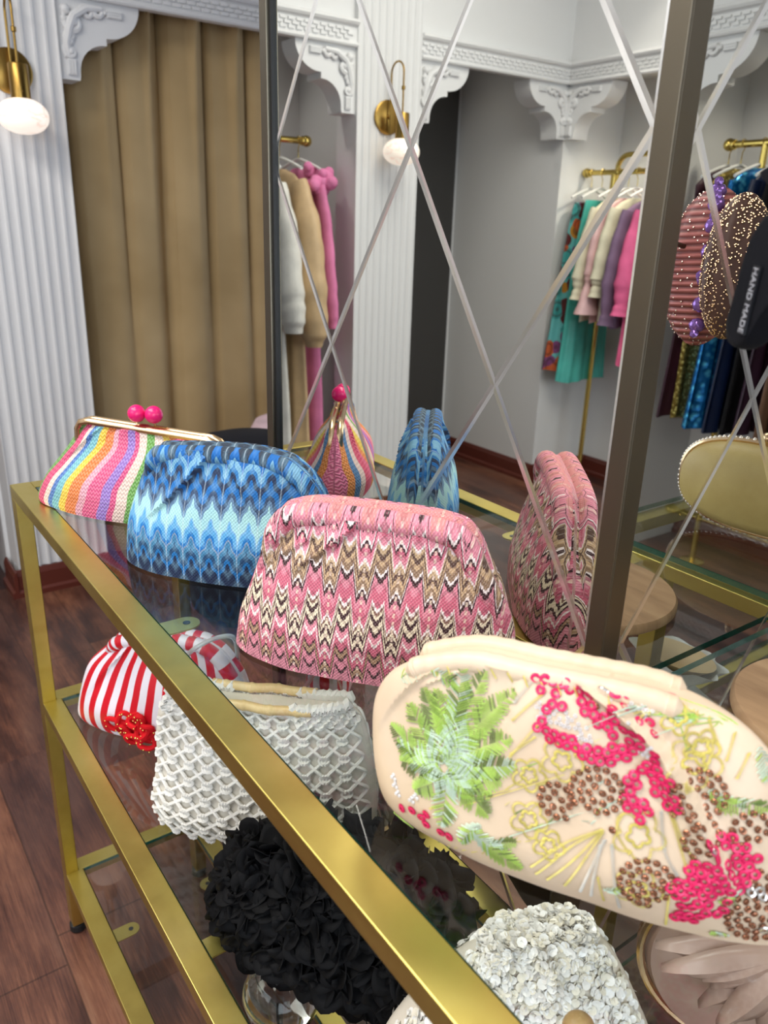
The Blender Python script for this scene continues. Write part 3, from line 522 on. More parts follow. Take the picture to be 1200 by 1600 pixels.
class Bag:
    def __init__(s, key, D=.045, base=.7, top=.28, folds=(), lift=.002, nu=96, nv=64, wob=.0018, seed=1, bulge=.22):
        b = BAGS[key]; th = math.radians(b['th']); ln = math.radians(b['lean'])
        s.e = Vector((math.cos(th), math.sin(th), 0)); n0 = Vector((math.sin(th), -math.cos(th), 0)); s.up = Vector((0, 0, math.cos(ln))) - n0 * math.sin(ln)
        s.n = n0 * math.cos(ln) + Vector((0, 0, math.sin(ln)))
        s.O = Vector(b['O']) + Vector((0, 0, 1.3 + lift)); s.W = b['W']; s.nu, s.nv = nu, nv; s.D, s.base, s.top, s.folds, s.wob, s.bulge = D, base, top, folds, wob, bulge; s.seed = seed
        s.Lc = poly([(0, 0)] + b['left'] + [b['top'][0]], 80); s.Rc = poly([(s.W, 0)] + b['right'][::-1] + [b['top'][-1]], 80); s.Tc = poly(b['top'], 80)
        s.base_loc = s.O + s.e * s.W * .5 - Vector((0, 0, lift)); s.base_loc.z = s.O.z - lift
    def st(s, u, v):
        f = lambda c, x: (lambda k: c[min(int(k), 79)].lerp(c[min(int(k), 79) + 1], k - min(int(k), 79)))(max(0, min(1, x)) * 80)
        Lv, Rv, Tu = f(s.Lc, v), f(s.Rc, v), f(s.Tc, u); Bu = Vector((s.W * u, 0))
        c00, c10, c01, c11 = s.Lc[0], s.Rc[0], s.Tc[0], s.Tc[-1]
        return Bu * (1 - v) + Tu * v + Lv * (1 - u) + Rv * u - (c00 * (1 - u) * (1 - v) + c10 * u * (1 - v) + c01 * (1 - u) * v + c11 * u * v)
    def d(s, u, v, side):
        k = abs(2 * u - 1); e = max(0.0, 1 - k ** 2.6) ** .55
        if v < s.bulge: p = L(s.base, 1, math.sin(v / s.bulge * PI / 2))
        else: q = (v - s.bulge) / (1 - s.bulge); p = L(1, s.top, q * q * (3 - 2 * q) * .55 + q * .45)
        x = s.D * p * e
        x += e * s.wob * (math.sin(u * 17 + v * 5 + s.seed) + math.sin(u * 9 - v * 11 + s.seed * 2) + .6 * math.sin(u * 31 + v * 3)) * (.4 + v)
        for (a, b, amp, w) in s.folds:
            if side < 0 and amp > 0: u2 = 1 - u
            else: u2 = u
            ax, ay = a; bx, by = b; dx, dy = bx - ax, by - ay; l = math.hypot(dx, dy); tt = ((u2 - ax) * dx + (v - ay) * dy) / l / l
            q = ((u2 - ax) * dy - (v - ay) * dx) / l
            if -.25 < tt < 1.25:
                fade = max(0, math.sin(PI * (tt + .25) / 1.5)) ** .8 * e
                x += amp * fade * (math.exp(-q / w) if q > 0 else -.7 * math.exp(q / (w * .5)) + .7 * math.exp(q / (w * .12)) + math.exp(q / (w * .12)))
        return max(x, .0015 + .5 * s.D * p * e)
    def P(s, u, v, side=1, off=0):
        a = s.st(u, v); return s.O + s.e * a.x + s.up * a.y + s.n * side * (s.d(u, v, side) + off)
    def N(s, u, v, side=1):
        h = .004; a = s.P(min(1, u + h), v, side) - s.P(max(0, u - h), v, side); b = s.P(u, min(1, v + h), side) - s.P(u, max(0, v - h), side)
        n = a.cross(b) * side; return n.normalized() if n.length > 1e-12 else s.n * side
    def inv(s, x, y):
        if not hasattr(s, 'grid'): s.grid = [(i / 80, j / 60, s.st(i / 80, j / 60)) for i in range(81) for j in range(61)]
        t = Vector((x, y)); u, v = min(s.grid, key=lambda g: (g[2] - t).length_squared)[:2]
        for _ in range(3):
            h = .002; a = s.st(u, v); du = (s.st(u + h, v) - s.st(u - h, v)) / (2 * h); dv = (s.st(u, v + h) - s.st(u, v - h)) / (2 * h); r = t - a; det = du.x * dv.y - du.y * dv.x
            if abs(det) < 1e-7: break
            u += (r.x * dv.y - r.y * dv.x) / det; v += (du.x * r.y - du.y * r.x) / det; u = min(.999, max(.001, u)); v = min(.999, max(.001, v))
        return u, v
    def body(s, mb=None, off=0):
        m = MB(); m.uv = []; m.uv2 = []; nu, nv = s.nu, s.nv; ring = []
        us = [.5 - .5 * math.cos(PI * (.03 + .94 * i / nu)) for i in range(nu + 1)]; us = [(x - us[0]) / (us[-1] - us[0]) for x in us]
        for j in range(nv + 1):
            v = j / nv
            for side in (1, -1):
                for i in (range(nu + 1) if side > 0 else range(nu, -1, -1)):
                    u = us[i]; p = s.P(u, v, side, off); 
                    p.z = max(p.z, s.O.z - .0015); m.v.append(tuple(p)); a = s.st(u, v); m.uv.append((a.x + (0 if side > 0 else .37), a.y)); m.uv2.append((u, v))
        n = 2 * (nu + 1)
        for j in range(nv):
            for i in range(n): m.f.append((j * n + i, j * n + (i + 1) % n, (j + 1) * n + (i + 1) % n, (j + 1) * n + i)); m.mi.append(0)
        for i in range(nu):
            m.f.append((i, n - 1 - i, n - 2 - i, i + 1)); o = nv * n; m.f.append((o + i, o + i + 1, o + n - 2 - i, o + n - 1 - i)); m.mi += [0, 0]
        return m
    def roll(s, side, r, l0=.72, r0=.45, drop=.4, out=0, n=14, wr=0):   # padded roll over the mouth of the bag
        pts = []
        k = 150
        for i in range(k + 1):
            q = i / k
            if q < .2: v = L(l0, 1, q / .2); a = s.st(0.012, v)
            elif q > .72: v = L(1, r0, (q - .72) / .28); a = s.st(.988, v)
            else: a = s.st((q - .2) / .52, 1)
            pts.append((a.x, a.y))
        P = [Vector(p) for p in pts]
        for _ in range(7): P = [P[0]] + [(P[i - 1] + P[i] * 2 + P[i + 1]) / 4 for i in range(1, len(P) - 1)] + [P[-1]]
        m = MB(); m.uv = []; m.uv2 = []; vs = []
        for i, p in enumerate(P):
            t = (P[min(i + 1, k)] - P[max(i - 1, 0)]).normalized(); nr = Vector((-t.y, t.x)); q = i / k
            rr = r * min(1, .35 + 5 * min(q, 1 - q)) * (1 + wr * math.sin(i * 1.1))
            c = p - nr * r * drop
            for j in range(n):
                an = 2 * PI * j / n; h = math.cos(an) * rr; f = math.sin(an) * rr
                a = c + nr * h; m.v.append(tuple(s.O + s.e * a.x + s.up * a.y + s.n * side * (out + f))); m.uv.append((a.x, a.y + .012 * an / PI)); m.uv2.append((q, .5))
        for i in range(k):
            for j in range(n): m.f.append((i * n + j, i * n + (j + 1) % n, (i + 1) * n + (j + 1) % n, (i + 1) * n + j)); m.mi.append(0)
        m.f += [tuple(range(n)), tuple(k * n + j for j in range(n))]; m.mi += [0, 0]; return m
# ---- pink leaf clutch
PK = mk_pink(); b = Bag('pink', .048, .98, .38, [((.30, .86), (.04, .6), .004, .07), ((.50, .99), (.24, .66), .007, .06), ((.58, .98), (.68, .6), -.003, .05)], seed=3, wob=.0012)
t = thing('clutch_bag', 'pink and brown leaf-patterned clutch with a gathered padded top, middle of the top shelf', 'bag', b.base_loc, 'gathered clutches in a row on the top shelf')
b.body().build('body', PK, t)
for sd, nm in ((1, 'front'), (-1, 'back')): b.roll(sd, .0115, .55, .30, .6, .011).build('padded_rim', PK, t)
# ---- blue clutch
BL = mk_blue(); b = Bag('blue', .050, .98, .36, [((.45, .97), (.20, .50), .008, .06), ((.52, .97), (.68, .45), -.004, .06)], seed=5, wob=.0014)
t = thing('clutch_bag', 'blue and aqua flame-stitch clutch with a gathered padded top', 'bag', b.base_loc, 'gathered clutches in a row on the top shelf')
b.body().build('body', BL, t)
for sd in (1, -1): b.roll(sd, .0105, .75, .2, .65, .0105).build('padded_rim', BL, t)
MB().ball(b.O + b.e * (b.W * .93) + b.up * .075, .005, 8).build('snap_stud', BRASSB, t)
# ---- rainbow crochet clutch with kiss-lock frame
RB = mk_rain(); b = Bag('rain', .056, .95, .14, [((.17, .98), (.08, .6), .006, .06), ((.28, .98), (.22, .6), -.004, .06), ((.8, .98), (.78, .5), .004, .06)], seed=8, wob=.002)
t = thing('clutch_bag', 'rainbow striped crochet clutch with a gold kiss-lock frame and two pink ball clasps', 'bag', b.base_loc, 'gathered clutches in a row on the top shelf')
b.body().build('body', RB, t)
def W3(bag, x, y, d=0): return bag.O + bag.e * x + bag.up * y + bag.n * d
for sd in (1, -1):
    m = MB(); pth = [W3(b, .079, .094, sd * .006), W3(b, .080, .112, sd * .006), W3(b, .086, .1215, sd * .006), W3(b, .098, .1245, sd * .006)] + [W3(b, .104 + .185 * i / 12, .1248 - .006 * (i / 12), sd * .006) for i in range(13)] + [W3(b, .300, .115, sd * .006), W3(b, .309, .105, sd * .006), W3(b, .313, .088, sd * .006)]
    m.tube(pth, .0055, 8, flat=.75); m.build('metal_frame', PALEGOLD, t, bevel=0)
HP = Mat('pink_lacquer', C(226, 26, 110), .25).m
for x, sd in ((.178, 1), (.2025, -1)):
    st_ = MB().tube([W3(b, x, .122, sd * .004), W3(b, x, .136, sd * .003)], .0016, 8).obox(W3(b, x + .004, .1245, sd * .006), b.e * .014, b.n * .003, b.up * .0012).build('clasp_stem', PALEGOLD, t)
    MB().ball(W3(b, x, .1425, sd * .002), .0122, 14).build('clasp_ball', HP, st_)
# ---- floral sequin clutch
b = Bag('floral', .043, .7, .45, [((.70, 1.02), (.86, .32), .013, .06), ((.16, .95), (.05, .55), .005, .07), ((.45, 1.0), (.38, .5), -.0025, .06), ((.3, .95), (.16, .78), .003, .05)], seed=2, wob=.0012)
t = thing('clutch_bag', 'ivory satin clutch embroidered with green palm leaves and pink and brown sequin flowers', 'bag', b.base_loc, 'gathered clutches in a row on the top shelf')
b.body().build('body', FLOR, t)
for sd in (1, -1): b.roll(sd, .0075, .93, .95, .3, .013, wr=.03).build('padded_rim', FLOR, t)
rnd = random.Random(7)
def srf(x, y, off): u, v = b.inv(x, y); u = min(max(u, .004), .996); return b.P(u, v, 1, off), b.N(u, v)
def ring(m, x, y, r, tilt=.25, off=.0012, n=10):
    p, nn = srf(x, y, off); nn = (nn + Vector((rnd.uniform(-1, 1), rnd.uniform(-1, 1), rnd.uniform(-1, 1))) * tilt).normalized(); a = nn.orthogonal().normalized(); c = nn.cross(a); vs = []
    for rr, h in ((r, 0), (r * .74, .0006), (r * .40, .0004), (r * .42, -.0004), (r, -.0006)):
        for k in range(n): q = 2 * PI * k / n; vs.append(p + (a * math.cos(q) + c * math.sin(q)) * rr + nn * h)
    m.add(vs, [(i * n + k, i * n + (k + 1) % n, (i + 1) * n + (k + 1) % n, (i + 1) * n + k) for i in range(4) for k in range(n)])
SC = .00048   # metres per photo pixel on this bag
def stroke(pts, w):
    out = []; sp = .0056; P = [Vector(p) for p in pts]; W = w * SC
    if len(P) == 1: P = P * 2
    x0, x1 = min(p.x for p in P) - W, max(p.x for p in P) + W; y0, y1 = min(p.y for p in P) - W, max(p.y for p in P) + W; j = 0; y = y0
    while y < y1:
        x = x0 + (j % 2) * sp / 2
        while x < x1:
            q = Vector((x, y)); dm = 9
            for i in range(len(P) - 1):
                ab = P[i + 1] - P[i]; tt = max(0, min(1, (q - P[i]).dot(ab) / max(1e-9, ab.length_squared))); dm = min(dm, (q - P[i] - ab * tt).length)
            if dm < W / 2: out.append((x + rnd.uniform(-.0006, .0006), y + rnd.uniform(-.0006, .0006)))
            x += sp
        y += sp * .87; j += 1
    return out
used = []
def fresh(p, d):
    for q in used:
        if abs(q[0] - p[0]) < d and abs(q[1] - p[1]) < d: return False
    used.append(p); return True
mw = MB(); mbz = MB(); ms = MB()
def sq(name, c, r=.2, mt=.35):
    mm = Mat(name, rough=r, metal=mt); mm.col(mm.ramp(mm.noise(60, 2), [(.35, tuple(x * .75 for x in c)), (.65, c)])); return mm.m
PKS = sq('pink_sequin', C(236, 40, 104), .3, .1)
for grp in ((0, 1, 2, 3, 4, 5, 6, 7, 8, 21), (9, 10, 11, 12), (13, 14, 15, 16, 17), (18, 19, 20), (22, 23, 24)):
    mp = MB()
    for gi in grp:
        l, wd = FD['pink'][gi]
        for p in stroke(l, wd):
            if fresh(p, .0036): ring(mp, p[0], p[1], .0034)
    if mp.v: o_ = mp.build('pink_sequin_flower', PKS, t); o_['kind'] = 'stuff'
for l, wd in FD['white']:
    for p in stroke(l, wd):
        for dx, dy in ((0, 0), (.0028, 0), (.0014, .0026)):
            q = (p[0] + dx, p[1] + dy)
            if fresh(q, .002): ring(mw, q[0], q[1], .0014, .1, .0006, 6)
for (c, r) in FD['brown']:
    r = r * SC; k = 0; a = 0; rad = .0025
    while rad < r:
        ring(mbz, c[0] + rad * math.cos(a), c[1] + rad * .95 * math.sin(a), .0022, .3); a += .0054 / rad; rad += .0054 * (.0054 / rad) / (2 * PI)
for c in FD['silver']: ring(ms, c[0], c[1], .0032, .2, .002)
mw.build('white_sequins', sq('white_sequin', C(236, 232, 232), .3, 0), t)['kind'] = 'stuff'
mbz.build('bronze_sequins', sq('bronze_sequin', C(168, 112, 84), .22, .7), t)['kind'] = 'stuff'; ms.build('silver_sequins', sq('silver_sequin', C(240, 236, 230), .12, .8), t)['kind'] = 'stuff'
def dens(pts, st=.003):
    P = [Vector(p) for p in pts]; out = []
    for i in range(len(P) - 1):
        k = max(2, int((P[i + 1] - P[i]).length / st)); a, bb, c, d_ = P[max(i - 1, 0)], P[i], P[i + 1], P[min(i + 2, len(P) - 1)]
        for j in range(k): q = j / k; out.append(.5 * ((2 * bb) + (c - a) * q + (2 * a - 5 * bb + 4 * c - d_) * q * q + (3 * bb - a - 3 * c + d_) * q ** 3))
    return out + [P[-1]]
def stitch(m, p, q, r=.00055, off=.0009, mi=0):
    a, _ = srf(p[0], p[1], off); c, nn = srf(q[0], q[1], off); d_ = c - a
    if d_.length < 1e-5: return
    sd = d_.cross(nn).normalized(); m.add([a + sd * r, a + nn * r, a - sd * r, c + sd * r, c + nn * r, c - sd * r, (a + c) / 2 + nn * r * 2.2], [(0, 1, 6), (1, 2, 6), (3, 6, 4), (4, 6, 5), (0, 6, 3), (2, 5, 6)], mi)
class FastSrf: pass
mg = MB()
for li, l in enumerate(FD['leaf']):
    for lp in ([l] if len(l) == 2 else []):
        a, c = Vector(lp[0]), Vector(lp[1]); ax = c - a; ln_ = ax.length; ax /= ln_; pr = Vector((-ax.y, ax.x)); w0 = min(.0078, ln_ * .22); k = max(8, int(ln_ / .0015))
        for i in range(k):
            f = i / k
            if li < 16 and f < .04: continue
            hw = w0 * math.sin(PI * min(1, .12 + f * .86)) ** .8 * (1 + .25 * (i % 2)); ctr = a + ax * ln_ * f + pr * .003 * math.sin(f * 2.5 + li)
            for sg in (-1, 1):
                mi = 2 if (f < .4 and rnd.random() < .6) or (li % 4 == 1 and rnd.random() < .4) else (1 if (sg > 0 and (li % 3 == 0 or rnd.random() < .3)) else 0)
                if rnd.random() < .12: continue
                stitch(mg, ctr, ctr + pr * sg * hw + ax * hw * .7, .00042, .0009, mi)
GRN = [sq('lime_thread', C(182, 214, 104), .45, 0), sq('olive_thread', C(118, 142, 74), .45, 0), sq('mint_thread', C(206, 226, 206), .45, 0)]
mg.build('leaf_embroidery', GRN, t, smooth=False)['kind'] = 'stuff'
my = MB(); mx_ = MB()
def dens3(pts):
    P = [Vector(p) for p in pts]; out = []
    for i in range(len(P) - 1):
        a, bb, c, d_ = P[max(i - 1, 0)], P[i], P[i + 1], P[min(i + 2, len(P) - 1)]
        for j in range(8): q = j / 8; out.append(.5 * ((2 * bb) + (c - a) * q + (2 * a - 5 * bb + 4 * c - d_) * q * q + (3 * bb - a - 3 * c + d_) * q ** 3))
    return out + [P[-1]]
def zig(m, pts, w=.0016, off=.0008):
    P = dens(pts, .0011)
    for i in range(len(P) - 1):
        tn = (P[i + 1] - P[i]); 
        if tn.length < 1e-7: continue
        tn.normalize(); nr = Vector((-tn.y, tn.x)); s_ = 1 if i % 2 else -1; stitch(m, P[i] + nr * w * .5, P[i] - nr * w * .5 + tn * .0012, .0003, off)
for l in FD['line']: zig(my, l)
for l in FD['wline']: zig(mx_, l, .002)
for (c, r) in FD['blossom']:
    r = r * SC
    for sc_, ph in ((1, 0), (.45, .6)):
        zig(my, [(c[0] + r * sc_ * (.68 + .36 * abs(math.cos(2.5 * q + ph))) * math.cos(q), c[1] + r * sc_ * (.68 + .36 * abs(math.cos(2.5 * q + ph))) * math.sin(q)) for q in [i * 2 * PI / 40 for i in range(41)]])
for i in range(14):      # threads crossing the rim
    x = .03 + .15 * i / 14
    p0 = b.st(max(.01, min(.99, (x - .012) / .175)), .985); stitch(my, (p0.x, p0.y), (p0.x + .004, p0.y - .006))
my.build('yellow_embroidery', sq('yellow_thread', C(228, 214, 120), .4, 0), t, smooth=False)['kind'] = 'stuff'; mx_.build('white_embroidery', sq('grey_thread', C(214, 212, 204), .4, 0), t, smooth=False)['kind'] = 'stuff'
# ---- red and white striped clutch
b = Bag('stripe', .045, .75, .3, [((.18, .98), (.20, .45), -.005, .06), ((.30, .98), (.12, .4), .005, .07)], seed=4, wob=.0016)
t = thing('clutch_bag', 'red and white striped clutch with beaded red bows, on the middle shelf', 'bag', b.base_loc, 'clutches on the middle shelf')
ST = mk_stripe(); b.body().build('body', ST, t)
for sd in (1, -1): b.roll(sd, .011, .85, .3, .6, .010).build('padded_rim', ST, t)
RD = mk_fab('red_felt', C(190, 12, 24), C(222, 30, 40), .7); bb_ = b
m = MB(); mg_ = MB()
rr = random.Random(3)
for (x, y, a, s_) in ((.108, .040, .5, 1), (.122, .018, -.5, 1.1), (.142, .040, 2.2, .9), (.138, .012, .2, 1), (.156, .022, 1.4, 1), (.152, .046, -.9, .8)):
    u, v = b.inv(x, y); p = b.P(u, v, 1, .004); nn = b.N(u, v); e1 = (b.e * math.cos(a) + b.up * math.sin(a)).normalized(); e2 = nn.cross(e1)
    pts = [p + e1 * .020 * s_ * math.sin(q) + e2 * .012 * s_ * math.sin(2 * q) + nn * .005 * math.cos(q * 1.5) for q in [i * 2 * PI / 30 for i in range(31)]]
    m.tube(pts, .0042, 7)
    for k in range(12): mg_.ball(pts[rr.randrange(30)] + nn * .004 + e1 * rr.uniform(-.004, .004), .0014, 4)
m.build('beaded_bow', RD, t); mg_.build('gold_beads', BRASSB, t)
MB().tube(dens3([(-.985, .452, .66), (-.953, .432, .722), (-.955, .41, .730), (-.965, .385, .72), (-.98, .37, .70), (-1.0, .36, .66), (-1.02, .36, .62)]), .0035, 8).build('clear_wrist_loop', Mat('frosted_clear_strap', C(225, 228, 228), .15, 0, Transmission_Weight=.6).m, t)
# ---- white macrame bag with bamboo handle
CW = mk_fab('white_cotton_cord', C(214, 212, 204), C(232, 230, 224), .85, 500, .5); b = Bag('crochet', .05, .75, .28, [], lift=.0062, seed=6, wob=.001, nu=60, nv=40)
t = thing('net_bag', 'white knotted-net handbag with a bamboo handle, on the middle shelf', 'bag', b.base_loc, 'clutches on the middle shelf')
b.body().build('lining', mk_fab('cream_lining', C(206, 200, 186), C(220, 214, 200), .8), t)
m = MB(); NU, NV = 11, 9; vv = [i / NV * 1.0 for i in range(NV + 1)]
for side in (1, -1):
    for k in range(NU):
        for ph in (0, 1):
            pts = []
            for i in range(NV * 6 + 1):
                v = i / (NV * 6); q = v * NV + ph; tri = abs((q / 2) % 1 - .5) * 2; sm = .5 - .5 * math.cos(PI * tri)
                u = (k + .5 + (sm - .5) * .86 + (.5 if side < 0 else 0)) / NU; u = min(.995, max(.005, .02 + .96 * u)); pts.append(b.P(u, v, side, .0035 + .0014 * math.sin(q * PI * 2)))
            m.tube(pts, .0026, 6)
    for k in range(NU + 1):
        for j in range(NV + 1):
            u = (k + (.5 if False else 0)) / NU
            for u2, ok in (((k + .5 + .43) / NU, (j % 2) == 0), ((k + .5 - .43) / NU, (j % 2) == 1)):
                if u2 > .99 or u2 < .0: continue
                u3 = .02 + .96 * u2; c = b.P(u3, j / NV, side, .0045); nn = b.N(min(.97, max(.03, u3)), j / NV, side); a1 = nn.orthogonal().normalized(); a2 = nn.cross(a1)
                m.tube([c + a1 * .0046 * math.cos(q) + a2 * .0046 * math.sin(q) + nn * .0015 * math.sin(2 * q) for q in [i * 2 * PI / 8 for i in range(8)]], .0024, 5, True)
m.build('knotted_net', CW, t)
for q0, q1 in ((.0, .34), (.70, 1.0)):      # dense crocheted bands at both shoulders
    m = MB()
    for r_ in range(3):
        pts = []
        for i in range(60):
            q = L(q0, q1, i / 59); u, v = (q, 1 - r_ * .05); pts.append(b.P(min(.99, max(.01, u)), v, 1, .004 + .0035 * math.sin(i * 1.9)) + b.up * .0018 * math.cos(i * 1.9))
        m.tube(pts, .0042, 7)
        for sd in (1, -1):
            if r_ == 0: m.tube([b.P(min(.99, max(.01, L(q0, q1, i / 40))), 1, sd, .005) + b.up * (.004 + .003 * math.sin(i * 1.7)) for i in range(41)], .0068, 7)
    m.build('crochet_shoulder', CW, t)
def mk_bam():
    m = Mat('bamboo', rough=.4); m.col(m.ramp(m.noise(30, 3, stretch=(1, 1, .3)), [(.3, C(206, 174, 116)), (.7, C(228, 204, 150))])); return m.m
BAM = mk_bam()
for sd, dz in ((1, .002), (-1, .006)):
    m = MB(); pts = [b.P(L(.22, .80, i / 60), 1, sd, .006) + b.up * dz for i in range(61)]
    m.tube(pts, lambda q: .0062 + .0016 * max(0, math.exp(-((q * 4) % 1 - .5) ** 2 / .002)), 12); m.build('bamboo_handle', BAM, t)
# ---- black petal clutch
BK = mk_fab('black_chiffon', C(7, 7, 8), C(13, 13, 15), .7, 300, .1, 0); b = Bag('black', .055, .7, .4, [], seed=9, nu=60, nv=40)
t = thing('clutch_bag', 'black clutch covered in ruffled fabric petals, on the middle shelf', 'bag', b.base_loc, 'clutches on the middle shelf')
b.body().build('body', BK, t)
m = MB(); rr = random.Random(11)
def petal(m, c, nn, dn, r, cup, rr, nr=5, na=16):
    a = dn - nn * dn.dot(nn); a = a.normalized() if a.length > 1e-5 else nn.orthogonal().normalized(); s_ = nn.cross(a); vs = []; ph = rr.uniform(0, 6)
    for i in range(nr + 1):
        f = i / nr
        for k in range(na + 1):
            q = L(-2.2, 2.2, k / na); rad = r * f * (1 + .1 * math.sin(q * 3 + ph)); h = cup * f * f + .18 * r * f * math.sin(q * 3.7 + ph) * f
            vs.append(c + (a * math.cos(q) + s_ * math.sin(q)) * rad + nn * h)
    W = na + 1; m.add(vs, [(i * W + k, i * W + k + 1, (i + 1) * W + k + 1, (i + 1) * W + k) for i in range(nr) for k in range(na)])
for j in range(11):
    for i in range(15):
        u = (i + .5 * (j % 2) + rr.uniform(-.2, .2) + .3) / 15; v = 1 - (j + rr.uniform(-.2, .2)) / 10.5; u = min(.98, max(.02, u)); v = min(1, max(0.03, v))
        for side in ((1, -1) if j < 4 else (1,)): petal(m, b.P(u, v, side, .002), b.N(u, v, side), -b.up * .8 + b.e * rr.uniform(-.9, .9), rr.uniform(.022, .030), rr.uniform(.010, .020), rr)
for i in range(16): petal(m, b.P((i + .5) / 16, 1, 1, 0), (b.up + b.n * rr.uniform(-.5, .5)).normalized(), b.e * rr.uniform(-1, 1) + b.n * rr.uniform(-.6, 1), .024, .010, rr)
for v in (.1, .3, .5, .7, .85):
    for u in (.01, .99): petal(m, b.P(u, v, 1, .002), (b.e * (1 if u > .5 else -1) + b.n * .3).normalized(), -b.up, .026, .012, rr)
o = m.build('ruffled_petals', BK, t); s_ = o.modifiers.new('solid', 'SOLIDIFY'); s_.thickness = .0006
# ---- white sequin clutch
b = Bag('sequin', .055, .7, .45, [((.3, .95), (.2, .5), .006, .06), ((.6, .95), (.75, .5), .005, .06)], seed=12, nu=60, nv=40, bulge=.3)
t = thing('clutch_bag', 'white clutch covered in iridescent sequins, at the bottom of the photo', 'bag', b.base_loc, 'clutches on the middle shelf')
b.body().build('body', mk_fab('cream_satin', C(216, 206, 188), C(230, 222, 208), .5), t)
m = MB(); rr = random.Random(5)
for k in range(3000):
    u, v = rr.uniform(.01, .99), rr.uniform(.03, 1); side = 1 if rr.random() < .75 else -1; c = b.P(u, v, side, rr.uniform(.001, .005)); nn = (b.N(u, v, side) + Vector([rr.uniform(-.6, .6) for _ in range(3)])).normalized(); a = nn.orthogonal().normalized(); c2 = nn.cross(a); r = rr.uniform(.0032, .0052)
    m.add([c + nn * -.0008] + [c + (a * math.cos(q) + c2 * math.sin(q)) * r for q in [i * PI / 4 for i in range(8)]], [(0, i + 1, (i + 1) % 8 + 1) for i in range(8)], 0 if rr.random() < .7 else 1)
for k in range(900):
    u, q = rr.uniform(.03, .97), rr.random(); c = b.P(u, 1, 1, 0).lerp(b.P(u, 1, -1, 0), q) + b.up * rr.uniform(.001, .006); nn = (b.up + Vector([rr.uniform(-.6, .6) for _ in range(3)])).normalized(); a = nn.orthogonal().normalized(); c2 = nn.cross(a); r = rr.uniform(.0032, .0052)
    m.add([c + nn * -.0008] + [c + (a * math.cos(q_) + c2 * math.sin(q_)) * r for q_ in [i * PI / 4 for i in range(8)]], [(0, i + 1, (i + 1) % 8 + 1) for i in range(8)], 0 if rr.random() < .7 else 1)
m2 = Mat('pearly_sequin', C(244, 242, 238), .25, 0, Coat_Weight=.5); m3 = Mat('cream_sequin', C(236, 230, 214), .3, 0)
m.build('sequins', [m2.m, m3.m], t, smooth=False)
p = b.P(.52, 1, 1, 0); 
WD = mk_fab('light_wood', C(186, 150, 96), C(206, 172, 120), .4)
MB().ball(Vector((-.262, .395, .715)), .013, 12).tube([Vector((-.262, .395, .705)), Vector((-.262, .40, .66))], .003).build('clasp_bead', WD, t)
# ---- clear crystal ball ornament with brass neck
t = thing('glass_ornament', 'clear glass ball with a brass neck, on the bottom shelf under the black petal clutch', 'ornament', (-.775, .405, .15))
MB().lathe([(.001, .0), (.03, .0), (.032, .004), (.018, .008), (.0155, .012)] + [(max(.012, .058 * math.sin(q)), .062 - .056 * math.cos(q)) for q in [i * PI / 24 for i in range(5, 22)]] + [(.016, .118), (.001, .118)], (-.775, .405, .1505), n=40).build('glass_ball', CRYSTAL, t)
MB().lathe([(.001, 0), (.021, 0), (.024, .004), (.02, .009), (.023, .013), (.019, .019), (.022, .024), (.014, .034), (.008, .04), (.001, .04)], (-.775, .405, .2685), n=32).build('neck', BRASS, t)
# ---- satin petal clutch with gold hoop frame, side unit
t = thing('clutch_bag', 'champagne satin clutch with folded petals and a gold hoop frame, on the lower side shelf', 'bag', (-.256, .64, .52))
SAT = mk_fab('champagne_satin', C(178, 146, 132), C(206, 176, 162), .25, 500, .05); cc = Vector((-.256, .64, .62)); n0 = Vector((.55, -.83, .1)).normalized(); e0 = Vector((.83, .55, 0)).normalized(); u0 = n0.cross(e0) * -1
u0 = Vector((0, 0, 1))
MB().lathe([(.001, -.02), (.06, -.02), (.084, -.012), (.09, 0), (.084, .012), (.06, .02), (.001, .02)], cc, n0, 40).build('body', SAT, t)
for k in (-.006, .006): MB().tube([cc + n0 * k + (e0 * math.cos(q) + u0 * math.sin(q)) * .0945 for q in [i * 2 * PI / 48 for i in range(48)]], .0042, 8, True).build('hoop_frame', PALEGOLD, t)
m = MB(); rr = random.Random(2)
for k in range(16):
    a = -2.85 + k * .15; c = cc + n0 * (.026 + .005 * (k % 3)) + e0 * (.02 + .002 * k) + u0 * .07; dr = (e0 * math.cos(a) + u0 * math.sin(a)); ln_ = rr.uniform(.075, .11); sd = n0.cross(dr); vs = []
    for i in range(9):
        f = i / 8; wd = .017 * math.sin(PI * min(1, .15 + .85 * f)) ** .9
        for j in range(5): g = j / 4 * 2 - 1; vs.append(c + dr * ln_ * f + sd * wd * g + n0 * (.018 * math.sin(f * 2.2) + .009 * (1 - abs(g)) + .006 * (k % 2)))
    m.add(vs, [(i * 5 + j, i * 5 + j + 1, (i + 1) * 5 + j + 1, (i + 1) * 5 + j) for i in range(8) for j in range(4)])
o = m.build('satin_petals', SAT, t); s_ = o.modifiers.new('solid', 'SOLIDIFY'); s_.thickness = .0015
